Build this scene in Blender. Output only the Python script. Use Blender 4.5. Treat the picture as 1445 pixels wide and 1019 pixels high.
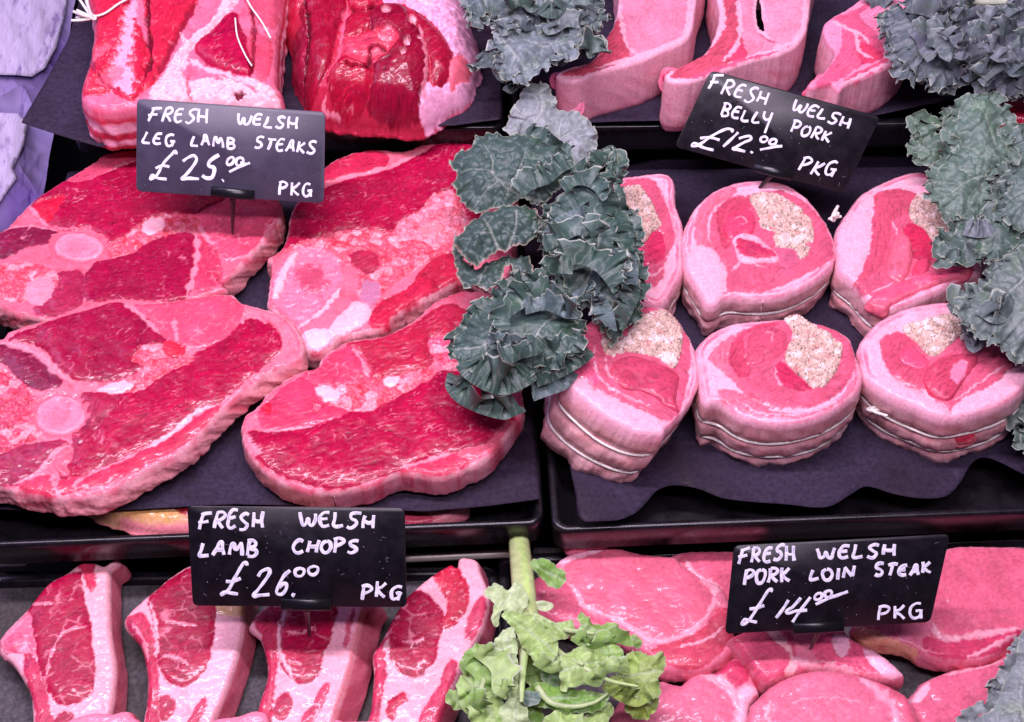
import bpy, math, random
import numpy as np

sc = bpy.context.scene
for o in list(bpy.data.objects):
    bpy.data.objects.remove(o)

# ------------------------------------------------------------------ camera
IMG_W, IMG_H, FPX = 1445.0, 1019.0, 2125.0
PITCH, DIST = math.radians(52.0), 0.85
CAM = np.array([0.0, -DIST * math.cos(PITCH), DIST * math.sin(PITCH)])
FWD = np.array([0.0, math.cos(PITCH), -math.sin(PITCH)])
RGT = np.array([1.0, 0.0, 0.0])
UPV = np.array([0.0, math.sin(PITCH), math.cos(PITCH)])
cam_data = bpy.data.cameras.new('camera')
cam = bpy.data.objects.new('camera', cam_data)
sc.collection.objects.link(cam)
cam.location = CAM
cam.rotation_euler = (math.pi / 2 - PITCH, 0, 0)
cam_data.sensor_width = 36.0
cam_data.lens = 36.0 * FPX / IMG_W
cam_data.clip_start, cam_data.clip_end = 0.01, 50.0
sc.camera = cam

# ------------------------------------------------------------------ light
world = bpy.data.worlds.new('World')
sc.world = world
world.use_nodes = True
bg = world.node_tree.nodes['Background']
bg.inputs[0].default_value = (0.60, 0.42, 0.95, 1)
bg.inputs[1].default_value = 0.05


def area_lamp(name, loc, target, sx, sy, power, color):
    L = bpy.data.lights.new(name, 'AREA')
    L.shape = 'RECTANGLE'
    L.size, L.size_y, L.energy, L.color = sx, sy, power, color
    o = bpy.data.objects.new(name, L)
    sc.collection.objects.link(o)
    o.location = loc
    d = np.array(target) - np.array(loc)
    z = -d / np.linalg.norm(d)
    x = np.cross((0, 1, 0), z); x /= np.linalg.norm(x)
    y = np.cross(z, x)
    import mathutils
    o.rotation_euler = mathutils.Matrix((x, y, z)).transposed().to_euler()
    return o


# the tubes of the counter: one long lamp above and a little behind, one above the front glass, a cooler one high on the left
area_lamp('counter_lamp', (-0.14, -0.02, 0.87), (0, 0.02, 0), 0.8, 0.04, 11.0, (0.95, 0.80, 1.0))
area_lamp('front_lamp', (0.1, -0.42, 0.95), (0, 0.05, 0), 0.7, 0.06, 6.6, (0.95, 0.80, 1.0))
area_lamp('side_lamp', (-0.62, 0.25, 0.5), (-0.1, 0.1, 0), 0.3, 0.3, 1.6, (0.62, 0.5, 1.0))
vs = sc.view_settings
vs.view_transform, vs.look, vs.exposure, vs.gamma = 'Standard', 'None', 0.0, 1.0
vs.use_curve_mapping = False


# ------------------------------------------------------------------ picture to place
def ray(px):
    px = np.atleast_2d(np.asarray(px, float))
    return FWD + RGT * ((px[:, :1] - IMG_W / 2) / FPX) - UPV * ((px[:, 1:2] - IMG_H / 2) / FPX)


def W(px, py, z):
    d = ray((px, py))[0]
    return CAM + d * ((z - CAM[2]) / d[2])


def WY(px, py, y):
    d = ray((px, py))[0]
    return CAM + d * ((y - CAM[1]) / d[1])


class Pl:
    """a plane in the place: through the point seen at (px, py) at height z, its normal leaning by (tx, ty)"""
    def __init__(s, px, py, z, tx=0.0, ty=0.0, O=None):
        s.O = W(px, py, z) if O is None else np.array(O, float)
        s.N = np.array([tx, ty, 1.0]); s.N /= np.linalg.norm(s.N)
        s.U = np.array([1.0, 0, 0]) - s.N * s.N[0]; s.U /= np.linalg.norm(s.U)
        s.V = np.cross(s.N, s.U)

    def uv(s, pts):
        d = ray(pts)
        t = ((s.O - CAM) @ s.N) / (d @ s.N)
        p = CAM + d * t[:, None] - s.O
        return np.stack([p @ s.U, p @ s.V], 1) * 1000.0

    def P(s, u, v, w=0.0):
        u = np.asarray(u, float); v = np.asarray(v, float); w = np.asarray(w, float) + 0 * u
        return s.O + (u[..., None] * s.U + v[..., None] * s.V + w[..., None] * s.N) / 1000.0


def zoomer(x0, y0, k):
    def f(txt):
        a = np.array([[float(c) for c in p.split(',')] for p in txt.split()])
        return np.stack([x0 + a[:, 0] / k, y0 + a[:, 1] / k], 1)
    return f


PX = zoomer(0, 0, 1.0)


# ------------------------------------------------------------------ noise
def hsh(i, j, s):
    i = i.astype(np.int64); j = j.astype(np.int64)
    h = (i * 374761393 + j * 668265263 + int(s) * 974634521) & 0xffffffff
    h = ((h ^ (h >> 13)) * 1274126177) & 0xffffffff
    h = ((h ^ (h >> 15)) * 2246822519) & 0xffffffff
    return h ^ (h >> 16)


def rnd(i, j, s):
    return hsh(i, j, s) / 4294967295.0


def perlin(x, y, s=0):
    x = np.asarray(x, float); y = np.asarray(y, float) + 0 * x; x = x + 0 * y
    xi, yi = np.floor(x), np.floor(y)
    fx, fy = x - xi, y - yi
    def g(a, b):
        t = rnd(xi + a, yi + b, s) * 2 * np.pi
        return np.cos(t) * (fx - a) + np.sin(t) * (fy - b)
    wx = fx * fx * fx * (fx * (fx * 6 - 15) + 10); wy = fy * fy * fy * (fy * (fy * 6 - 15) + 10)
    a = g(0, 0) * (1 - wx) + g(1, 0) * wx
    b = g(0, 1) * (1 - wx) + g(1, 1) * wx
    return (a * (1 - wy) + b * wy) * 1.5


def fbm(x, y, s=0, o=3):
    r, a, f = 0.0, 1.0, 1.0
    for k in range(o):
        r = r + a * perlin(np.asarray(x) * f + 7.3 * k, np.asarray(y) * f - 3.1 * k, s + k)
        a *= 0.5; f *= 2.03
    return r / 1.6


def worley(x, y, s=0):
    x = np.asarray(x, float); y = np.asarray(y, float)
    xi, yi = np.floor(x), np.floor(y)
    f1 = np.full(x.shape, 9.0); f2 = f1.copy(); cid = np.zeros(x.shape)
    for a in (-1, 0, 1):
        for b in (-1, 0, 1):
            cx = xi + a + rnd(xi + a, yi + b, s); cy = yi + b + rnd(xi + a, yi + b, s + 77)
            d = np.hypot(x - cx, y - cy)
            r = rnd(xi + a, yi + b, s + 191)
            n = d < f1
            f2 = np.where(n, f1, np.minimum(f2, d)); cid = np.where(n, r, cid); f1 = np.where(n, d, f1)
    return f1, f2, cid


def sst(a, b, x):
    t = np.clip((np.asarray(x) - a) / (b - a), 0, 1)
    return t * t * (3 - 2 * t)


def mix(a, b, t):
    t = np.clip(t, 0, 1)[..., None]
    return np.asarray(a) * (1 - t) + np.asarray(b) * t


def lin(r, g, b):
    c = np.array([r, g, b], float) / 255.0
    return np.where(c <= 0.04045, c / 12.92, ((c + 0.055) / 1.055) ** 2.4)


# ------------------------------------------------------------------ curves
def catmull(p, closed=True, step=1.5):
    p = np.asarray(p, float)
    n = len(p); out = []
    for i in range(n if closed else n - 1):
        if closed:
            a, b, c, d = p[i - 1], p[i], p[(i + 1) % n], p[(i + 2) % n]
        else:
            b, c = p[i], p[i + 1]
            a = p[i - 1] if i else 2 * b - c
            d = p[i + 2] if i + 2 < n else 2 * c - b
        k = max(2, int(np.linalg.norm(c - b) / step))
        t = (np.arange(k) / k)[:, None]
        # centripetal-ish: damp tangents by segment length
        L = np.linalg.norm(c - b)
        m1 = (c - a); m2 = (d - b)
        m1 = m1 / max(np.linalg.norm(m1), 1e-9) * L * 0.9; m2 = m2 / max(np.linalg.norm(m2), 1e-9) * L * 0.9
        out.append((2 * t**3 - 3 * t**2 + 1) * b + (t**3 - 2 * t**2 + t) * m1 + (-2 * t**3 + 3 * t**2) * c + (t**3 - t**2) * m2)
    if not closed:
        out.append(p[-1:])
    return np.concatenate(out)


def ccw(p):
    a = np.sum(p[:, 0] * np.roll(p[:, 1], -1) - p[:, 1] * np.roll(p[:, 0], -1))
    return p if a > 0 else p[::-1]


def segd(q, a, b):
    ab = b - a
    L2 = np.maximum((ab**2).sum(1), 1e-12)
    t = np.clip(((q[:, None, :] - a) * ab).sum(2) / L2, 0, 1)
    c = a + t[..., None] * ab
    d2 = ((q[:, None, :] - c)**2).sum(2)
    k = d2.argmin(1)
    i = np.arange(len(q))
    return np.sqrt(d2[i, k]), k, t[i, k], c[i, k]


def sdf(q, poly):
    """signed distance (inside positive), arc length of the nearest outline point, that point, its tangent"""
    a, b = poly, np.roll(poly, -1, 0)
    ab = b - a; sl = np.hypot(ab[:, 0], ab[:, 1]); cum = np.concatenate([[0], np.cumsum(sl)[:-1]])
    D, S, C, T = [], [], [], []
    for i in range(0, len(q), 6000):
        qq = q[i:i + 6000]
        d, k, t, c = segd(qq, a, b)
        y = qq[:, 1:2]
        cond = (a[None, :, 1] > y) != (b[None, :, 1] > y)
        xx = a[:, 0] + (y - a[:, 1]) / np.where(np.abs(ab[:, 1]) < 1e-12, 1e-12, ab[:, 1]) * ab[:, 0]
        ins = (cond & (qq[:, :1] < xx)).sum(1) % 2 == 1
        D.append(np.where(ins, d, -d)); S.append(cum[k] + t * sl[k]); C.append(c); T.append(ab[k] / np.maximum(sl[k], 1e-9)[:, None])
    return np.concatenate(D), np.concatenate(S), np.concatenate(C), np.concatenate(T)


def near_sdf(u, v, poly, pad=4.0):
    """signed distance, only worked out near the polygon (-99 elsewhere)"""
    lo, hi = poly.min(0) - pad, poly.max(0) + pad
    m = (u > lo[0]) & (u < hi[0]) & (v > lo[1]) & (v < hi[1])
    r = np.full(u.shape, -99.0)
    if m.any():
        r[m] = sdf(np.stack([u[m], v[m]], 1), poly)[0]
    return r


def line_d(u, v, line, pad=5.0):
    lo, hi = line.min(0) - pad, line.max(0) + pad
    m = (u > lo[0]) & (u < hi[0]) & (v > lo[1]) & (v < hi[1])
    r = np.full(u.shape, 99.0); s = np.zeros(u.shape)
    if m.any():
        q = np.stack([u[m], v[m]], 1)
        a, b = line[:-1], line[1:]
        rr, ss = [], []
        for i in range(0, len(q), 8000):
            d, k, t, c = segd(q[i:i + 8000], a, b)
            rr.append(d); ss.append((k + t) / len(a))
        r[m] = np.concatenate(rr); s[m] = np.concatenate(ss)
    return r, s


# ------------------------------------------------------------------ objects
def link_mesh(name, verts, faces_quads, mat, parent=None, origin=None, col=None, smooth=True, extra_faces=None):
    """verts in world metres; faces (n,4) int array; ONE mesh object, its origin at its base"""
    verts = np.asarray(verts, float)
    if origin is None:
        origin = np.array([verts[:, 0].mean(), verts[:, 1].mean(), verts[:, 2].min()])
    origin = np.array(origin, float)
    me = bpy.data.meshes.new(name)
    v = (verts - origin).astype(np.float32)
    F = [tuple(f) for f in (extra_faces or [])]
    nq = len(faces_quads)
    tot = nq * 4 + sum(len(f) for f in F)
    me.vertices.add(len(v)); me.vertices.foreach_set('co', v.ravel())
    me.loops.add(tot); me.polygons.add(nq + len(F))
    idx = np.concatenate([np.asarray(faces_quads, np.int32).ravel()] + [np.array(f, np.int32) for f in F]) if F else np.asarray(faces_quads, np.int32).ravel()
    me.loops.foreach_set('vertex_index', idx)
    cnt = np.array([4] * nq + [len(f) for f in F], np.int32)
    st = np.concatenate([[0], np.cumsum(cnt)[:-1]]).astype(np.int32)
    me.polygons.foreach_set('loop_start', st)
    me.update(calc_edges=True)
    me.validate()
    if smooth:
        me.polygons.foreach_set('use_smooth', np.ones(len(me.polygons), bool))
    if col is not None:
        at = me.attributes.new('Col', 'FLOAT_COLOR', 'POINT')
        c = np.ones((len(v), 4), np.float32); c[:, :col.shape[1]] = col
        at.data.foreach_set('color', c.ravel())
    me.materials.append(mat)
    ob = bpy.data.objects.new(name, me)
    sc.collection.objects.link(ob)
    place(ob, origin, parent)
    return ob


def place(ob, origin, parent):
    ob['wo'] = [float(c) for c in origin]
    if parent is not None:
        ob.parent = parent
        ob.location = np.array(origin) - np.array(parent['wo'])
    else:
        ob.location = origin


def tag(o, label=None, cat=None, group=None, kind=None):
    if label: o['label'] = label
    if cat: o['category'] = cat
    if group: o['group'] = group
    if kind: o['kind'] = kind
    return o


def empty(name, loc):
    o = bpy.data.objects.new(name, None)
    o.empty_display_size = 0.02
    sc.collection.objects.link(o)
    place(o, loc, None)
    return o


# ------------------------------------------------------------------ materials
def new_mat(name):
    m = bpy.data.materials.new(name)
    m.use_nodes = True
    nt = m.node_tree
    return m, nt, nt.nodes['Principled BSDF'], nt.nodes, nt.links


def tex_noise(nt, scale, detail=3, rough=0.6, coord='Object', vec_scale=None):
    tc = nt.nodes.new('ShaderNodeTexCoord')
    n = nt.nodes.new('ShaderNodeTexNoise')
    n.inputs['Scale'].default_value = scale
    n.inputs['Detail'].default_value = detail
    n.inputs['Roughness'].default_value = rough
    if vec_scale:
        mp = nt.nodes.new('ShaderNodeMapping')
        mp.inputs['Scale'].default_value = vec_scale
        nt.links.new(tc.outputs[coord], mp.inputs[0]); nt.links.new(mp.outputs[0], n.inputs['Vector'])
    else:
        nt.links.new(tc.outputs[coord], n.inputs['Vector'])
    return n


def ramp(nt, src, p0, c0, p1, c1):
    r = nt.nodes.new('ShaderNodeValToRGB')
    r.color_ramp.elements[0].position, r.color_ramp.elements[0].color = p0, (*c0, 1)
    r.color_ramp.elements[1].position, r.color_ramp.elements[1].color = p1, (*c1, 1)
    nt.links.new(src, r.inputs[0])
    return r


def mul_col(nt, a, b, fac=1.0):
    m = nt.nodes.new('ShaderNodeMix'); m.data_type = 'RGBA'; m.blend_type = 'MULTIPLY'
    m.inputs[0].default_value = fac
    nt.links.new(a, m.inputs[6]); nt.links.new(b, m.inputs[7])
    return m.outputs[2]


def bump(nt, src, dist, strength=1.0):
    b = nt.nodes.new('ShaderNodeBump')
    b.inputs['Strength'].default_value = strength
    b.inputs['Distance'].default_value = dist
    nt.links.new(src, b.inputs['Height'])
    return b


def surface_mat(name, kind):
    """meat, fat, leaf and the like: the colour that belongs to each spot rides on the mesh, grain and gloss come from noise"""
    m, nt, p, N, L = new_mat(name)
    at = N.new('ShaderNodeAttribute'); at.attribute_name = 'Col'
    if kind == 'meat':
        n1 = tex_noise(nt, 700, 4, 0.65)
        r1 = ramp(nt, n1.outputs['Fac'], 0.3, (0.8, 0.76, 0.78), 0.7, (1.1, 1.1, 1.1))
        L.new(mul_col(nt, at.outputs['Color'], r1.outputs[0]), p.inputs['Base Color'])
        n2 = tex_noise(nt, 240, 3, 0.6)
        mr = N.new('ShaderNodeMapRange')
        mr.inputs['From Min'].default_value, mr.inputs['From Max'].default_value = 0.3, 0.7
        mr.inputs['To Min'].default_value, mr.inputs['To Max'].default_value = 0.2, 0.46
        L.new(n2.outputs['Fac'], mr.inputs[0]); L.new(mr.outputs[0], p.inputs['Roughness'])
        n3 = tex_noise(nt, 520, 4, 0.7)
        b = bump(nt, n3.outputs['Fac'], 0.0005, 0.35)
        L.new(b.outputs[0], p.inputs['Normal'])
        p.inputs['Subsurface Weight'].default_value = 0.06
        p.inputs['Subsurface Scale'].default_value = 0.004
        p.inputs['Subsurface Radius'].default_value = (1.0, 0.35, 0.3)
        p.inputs['Specular IOR Level'].default_value = 0.2
        p.inputs['Coat Weight'].default_value = 0.2
        p.inputs['Coat Roughness'].default_value = 0.1
    if kind == 'stuffing':
        n1 = tex_noise(nt, 900, 3, 0.7)
        r1 = ramp(nt, n1.outputs['Fac'], 0.3, (0.72, 0.68, 0.66), 0.65, (1.1, 1.1, 1.1))
        L.new(mul_col(nt, at.outputs['Color'], r1.outputs[0]), p.inputs['Base Color'])
        p.inputs['Roughness'].default_value = 0.55
        b = bump(nt, n1.outputs['Fac'], 0.0008, 0.7); L.new(b.outputs[0], p.inputs['Normal'])
    if kind == 'leaf':
        n1 = tex_noise(nt, 260, 4, 0.6)
        r1 = ramp(nt, n1.outputs['Fac'], 0.3, (0.78, 0.8, 0.8), 0.7, (1.15, 1.12, 1.15))
        c = mul_col(nt, at.outputs['Color'], r1.outputs[0])
        L.new(c, p.inputs['Base Color'])
        p.inputs['Roughness'].default_value = 0.44
        p.inputs['Specular IOR Level'].default_value = 0.5
        n3 = tex_noise(nt, 420, 4, 0.65)
        b = bump(nt, n3.outputs['Fac'], 0.0007, 0.5); L.new(b.outputs[0], p.inputs['Normal'])
        tr = N.new('ShaderNodeBsdfTranslucent'); L.new(c, tr.inputs['Color'])
        mx = N.new('ShaderNodeMixShader'); mx.inputs[0].default_value = 0.14
        L.new(p.outputs[0], mx.inputs[1]); L.new(tr.outputs[0], mx.inputs[2])
        L.new(mx.outputs[0], N['Material Output'].inputs[0])
    if kind == 'pen':
        n1 = tex_noise(nt, 1100, 2, 0.6)
        r1 = ramp(nt, n1.outputs['Fac'], 0.3, (0.75, 0.75, 0.8), 0.6, (1, 1, 1))
        L.new(mul_col(nt, at.outputs['Color'], r1.outputs[0]), p.inputs['Base Color'])
        p.inputs['Roughness'].default_value = 0.5
    return m


M_MEAT = surface_mat('fresh_meat', 'meat')
M_STUFF = surface_mat('herb_stuffing', 'stuffing')
M_LEAF = surface_mat('kale_surface', 'leaf')
M_PEN = surface_mat('chalk_pen', 'pen')


def plain(name, col, rough, spec=0.5, nscale=None, c2=None, p0=0.4, p1=0.6, bumpd=None, metal=0.0, coord='Object', vec_scale=None, rough2=None):
    m, nt, p, N, L = new_mat(name)
    p.inputs['Base Color'].default_value = (*col, 1)
    p.inputs['Roughness'].default_value = rough
    p.inputs['Specular IOR Level'].default_value = spec
    p.inputs['Metallic'].default_value = metal
    if nscale:
        n = tex_noise(nt, nscale, 5, 0.65, coord, vec_scale)
        r = ramp(nt, n.outputs['Fac'], p0, col, p1, c2 if c2 is not None else col)
        L.new(r.outputs[0], p.inputs['Base Color'])
        if rough2 is not None:
            mr = N.new('ShaderNodeMapRange')
            mr.inputs['From Min'].default_value, mr.inputs['From Max'].default_value = 0.35, 0.65
            mr.inputs['To Min'].default_value, mr.inputs['To Max'].default_value = rough, rough2
            L.new(n.outputs['Fac'], mr.inputs[0]); L.new(mr.outputs[0], p.inputs['Roughness'])
        if bumpd:
            b = bump(nt, n.outputs['Fac'], bumpd, 0.6); L.new(b.outputs[0], p.inputs['Normal'])
    return m


M_TRAY = plain('black_tray', (0.006, 0.005, 0.007), 0.2, 0.45, 60, (0.012, 0.01, 0.014), rough2=0.34)
M_BASE = plain('dark_counter', (0.002, 0.002, 0.0025), 0.7, 0.08)
def paper_mat(name, c1, c2, stain):
    m, nt, q, N, L = new_mat(name)
    f = tex_noise(nt, 420, 5, 0.65)
    r1 = ramp(nt, f.outputs['Fac'], 0.35, c1, 0.68, c2)
    g = tex_noise(nt, 15, 4, 0.6); g.inputs['Distortion'].default_value = 0.8
    r2 = ramp(nt, g.outputs['Fac'], 0.42, (1, 1, 1), 0.62, stain)
    L.new(mul_col(nt, r1.outputs[0], r2.outputs[0]), q.inputs['Base Color'])
    mr = N.new('ShaderNodeMapRange')
    mr.inputs['From Min'].default_value, mr.inputs['From Max'].default_value = 0.5, 0.66
    mr.inputs['To Min'].default_value, mr.inputs['To Max'].default_value = 0.86, 0.42
    L.new(g.outputs['Fac'], mr.inputs[0]); L.new(mr.outputs[0], q.inputs['Roughness'])
    q.inputs['Specular IOR Level'].default_value = 0.25
    h = tex_noise(nt, 70, 6, 0.7)
    b1 = bump(nt, f.outputs['Fac'], 0.0004, 0.6); b2 = bump(nt, h.outputs['Fac'], 0.0012, 0.5)
    L.new(b2.outputs[0], b1.inputs['Normal']); L.new(b1.outputs[0], q.inputs['Normal'])
    return m


M_PAPER = paper_mat('dark_butcher_paper', (0.020, 0.013, 0.029), (0.042, 0.029, 0.058), (0.6, 0.42, 0.48))
M_PAPER_GREY = paper_mat('worn_grey_paper', (0.055, 0.05, 0.056), (0.12, 0.108, 0.118), (0.55, 0.5, 0.42))
M_TAG = plain('black_card_plastic', (0.006, 0.005, 0.008), 0.32, 0.4, 130, (0.011, 0.009, 0.014), rough2=0.42)
M_TAG_GLARE = plain('glare_card_plastic', (0.046, 0.038, 0.066), 0.42, 0.6, 60, (0.06, 0.051, 0.084), rough2=0.5)  # same black card, lightened all over: the glare is put into its colour
M_HOLD = plain('black_holder_plastic', (0.006, 0.006, 0.008), 0.3, 0.5)
M_STRING = plain('butcher_string', (0.62, 0.56, 0.5), 0.8, 0.3, 900, (0.9, 0.86, 0.82), 0.35, 0.6, 0.0005)
M_STEEL = plain('brushed_steel', (0.5, 0.48, 0.40), 0.34, 0.6, 30, (0.66, 0.62, 0.56), metal=0.45, vec_scale=(1, 30, 30), rough2=0.4)
def panel_mat():
    m, nt, q, N, L = new_mat('crinkled_acrylic')
    a = tex_noise(nt, 7, 3, 0.5); a.inputs['Distortion'].default_value = 0.6
    r1 = ramp(nt, a.outputs['Fac'], 0.40, (0.16, 0.10, 0.32), 0.62, (0.46, 0.38, 0.68))
    b = tex_noise(nt, 50, 3, 0.6, vec_scale=(1.0, 0.35, 2.6))
    r2 = ramp(nt, b.outputs['Fac'], 0.30, (0.35, 0.25, 0.5), 0.40, (1, 1, 1))
    L.new(mul_col(nt, r1.outputs[0], r2.outputs[0]), q.inputs['Base Color'])
    q.inputs['Roughness'].default_value = 0.12
    q.inputs['Specular IOR Level'].default_value = 0.7
    tc = N.new('ShaderNodeTexCoord')
    vo = N.new('ShaderNodeTexVoronoi'); vo.inputs['Scale'].default_value = 30
    w = tex_noise(nt, 12, 2, 0.5)
    mx = N.new('ShaderNodeMix'); mx.data_type = 'VECTOR'; mx.inputs[0].default_value = 0.12
    L.new(tc.outputs['Object'], mx.inputs[4]); L.new(w.outputs['Color'], mx.inputs[5]); L.new(mx.outputs[1], vo.inputs['Vector'])
    bm = bump(nt, vo.outputs['Distance'], 0.012, 0.8); L.new(bm.outputs[0], q.inputs['Normal'])
    return m


M_PANEL = panel_mat()
M_FILM = plain('scuffed_film', (0.30, 0.22, 0.46), 0.3, 0.5, 70, (0.66, 0.57, 0.82), 0.34, 0.46, 0.0015, vec_scale=(1.0, 0.5, 2.4), rough2=0.5)


# ------------------------------------------------------------------ grid inside an outline
def outline_grid(poly, h):
    poly = ccw(poly)
    lo, hi = poly.min(0) - h, poly.max(0) + h
    nx, ny = int((hi[0] - lo[0]) / h) + 2, int((hi[1] - lo[1]) / h) + 2
    gx, gy = np.meshgrid(lo[0] + np.arange(nx) * h, lo[1] + np.arange(ny) * h)
    q = np.stack([gx.ravel(), gy.ravel()], 1)
    d, s, c, t = sdf(q, poly)
    I = (d > -0.35 * h).reshape(ny, nx)
    for _ in range(6):
        Q = I[:-1, :-1] & I[1:, :-1] & I[:-1, 1:] & I[1:, 1:]
        # a vertex may not join two quads corner to corner only
        Qp = np.pad(Q, 1)
        a, b, cc, dd = Qp[:-1, :-1], Qp[:-1, 1:], Qp[1:, :-1], Qp[1:, 1:]
        bad = (a & dd & ~b & ~cc) | (b & cc & ~a & ~dd)
        if not bad.any():
            break
        I = I & ~bad
    jj, ii = np.nonzero(Q)
    v00 = jj * nx + ii
    quads = np.stack([v00, v00 + 1, v00 + nx + 1, v00 + nx], 1)
    E = np.concatenate([quads[:, [0, 1]], quads[:, [1, 2]], quads[:, [2, 3]], quads[:, [3, 0]]])
    key = E[:, 0].astype(np.int64) * (nx * ny) + E[:, 1]
    rev = E[:, 1].astype(np.int64) * (nx * ny) + E[:, 0]
    B = E[~np.isin(key, rev)]
    nxt = dict(zip(B[:, 0].tolist(), B[:, 1].tolist()))
    loops = []
    while nxt:
        s0 = next(iter(nxt)); lp = [s0]; k = nxt.pop(s0)
        while k != s0 and k in nxt:
            lp.append(k); k = nxt.pop(k)
        loops.append(lp)
    loop = max(loops, key=len)
    q = q.copy()
    q[loop] = c[loop]
    for lp in loops:
        q[lp] = c[lp]
    d = d.copy(); d[loop] = 0.0
    used = np.unique(quads)
    re = np.full(nx * ny, -1); re[used] = np.arange(len(used))
    return q[used], d[used], s[used], t[used], re[quads], re[np.array(loop)]


def tube(pts, r, n=8, flat=None, N=None, caps=True):
    """swept tube through world points; flat squashes it along N; r may be an array"""
    pts = np.asarray(pts, float); k = len(pts)
    r = np.broadcast_to(np.asarray(r, float), (k,))
    T = np.gradient(pts, axis=0); T /= np.maximum(np.linalg.norm(T, axis=1), 1e-12)[:, None]
    ref = np.array([0.0, 0, 1]) if N is None else np.asarray(N, float)
    if N is None and abs(T[:, 2]).max() > 0.95:
        ref = np.array([0.0, 1.0, 0.2])
    A = np.cross(T, ref); A /= np.maximum(np.linalg.norm(A, axis=1), 1e-9)[:, None]
    Bn = np.cross(A, T)
    th = np.arange(n) / n * 2 * np.pi
    f = 1.0 if flat is None else flat
    V = pts[:, None] + r[:, None, None] * (np.cos(th)[None, :, None] * A[:, None] + f * np.sin(th)[None, :, None] * Bn[:, None])
    V = V.reshape(-1, 3)
    i = np.arange(k - 1)[:, None] * n; j = np.arange(n)[None]
    F = np.stack([i + j, i + (j + 1) % n, i + n + (j + 1) % n, i + n + j], -1).reshape(-1, 4)
    X = [tuple(range(n))[::-1], tuple((k - 1) * n + np.arange(n))] if caps else []
    return V, F, X


class MB:
    """gathers shapes that belong to ONE mesh"""
    def __init__(s):
        s.v, s.f, s.x, s.c, s.n = [], [], [], [], 0

    def add(s, V, F, X=(), col=None):
        s.v.append(np.asarray(V, float)); s.f.append(np.asarray(F, int).reshape(-1, 4) + s.n)
        s.x += [tuple(int(k) + s.n for k in f) for f in X]
        if col is not None: s.c.append(col)
        s.n += len(V)
        return s

    def build(s, name, mat, parent=None, **k):
        c = np.concatenate(s.c) if s.c else None
        return link_mesh(name, np.concatenate(s.v), np.concatenate(s.f), mat, parent, col=c, extra_faces=s.x, **k)
# ------------------------------------------------------------------ meat
FAT = lin(234, 140, 158)
FATW = lin(244, 184, 194)
FATP = lin(222, 98, 120)
RED = lin(168, 11, 60)
RED2 = lin(154, 11, 58)
DARK = lin(128, 22, 60)
PINK = lin(214, 76, 106)
SEAM = lin(206, 66, 92)
PORK = lin(226, 100, 136)
PORK2 = lin(232, 128, 160)
SKIN = lin(226, 160, 164)
BONE = lin(240, 150, 170)


def rot(u, v, a):
    c, s = math.cos(a), math.sin(a)
    return u * c + v * s, -u * s + v * c


GROW = [0.0]


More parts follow.
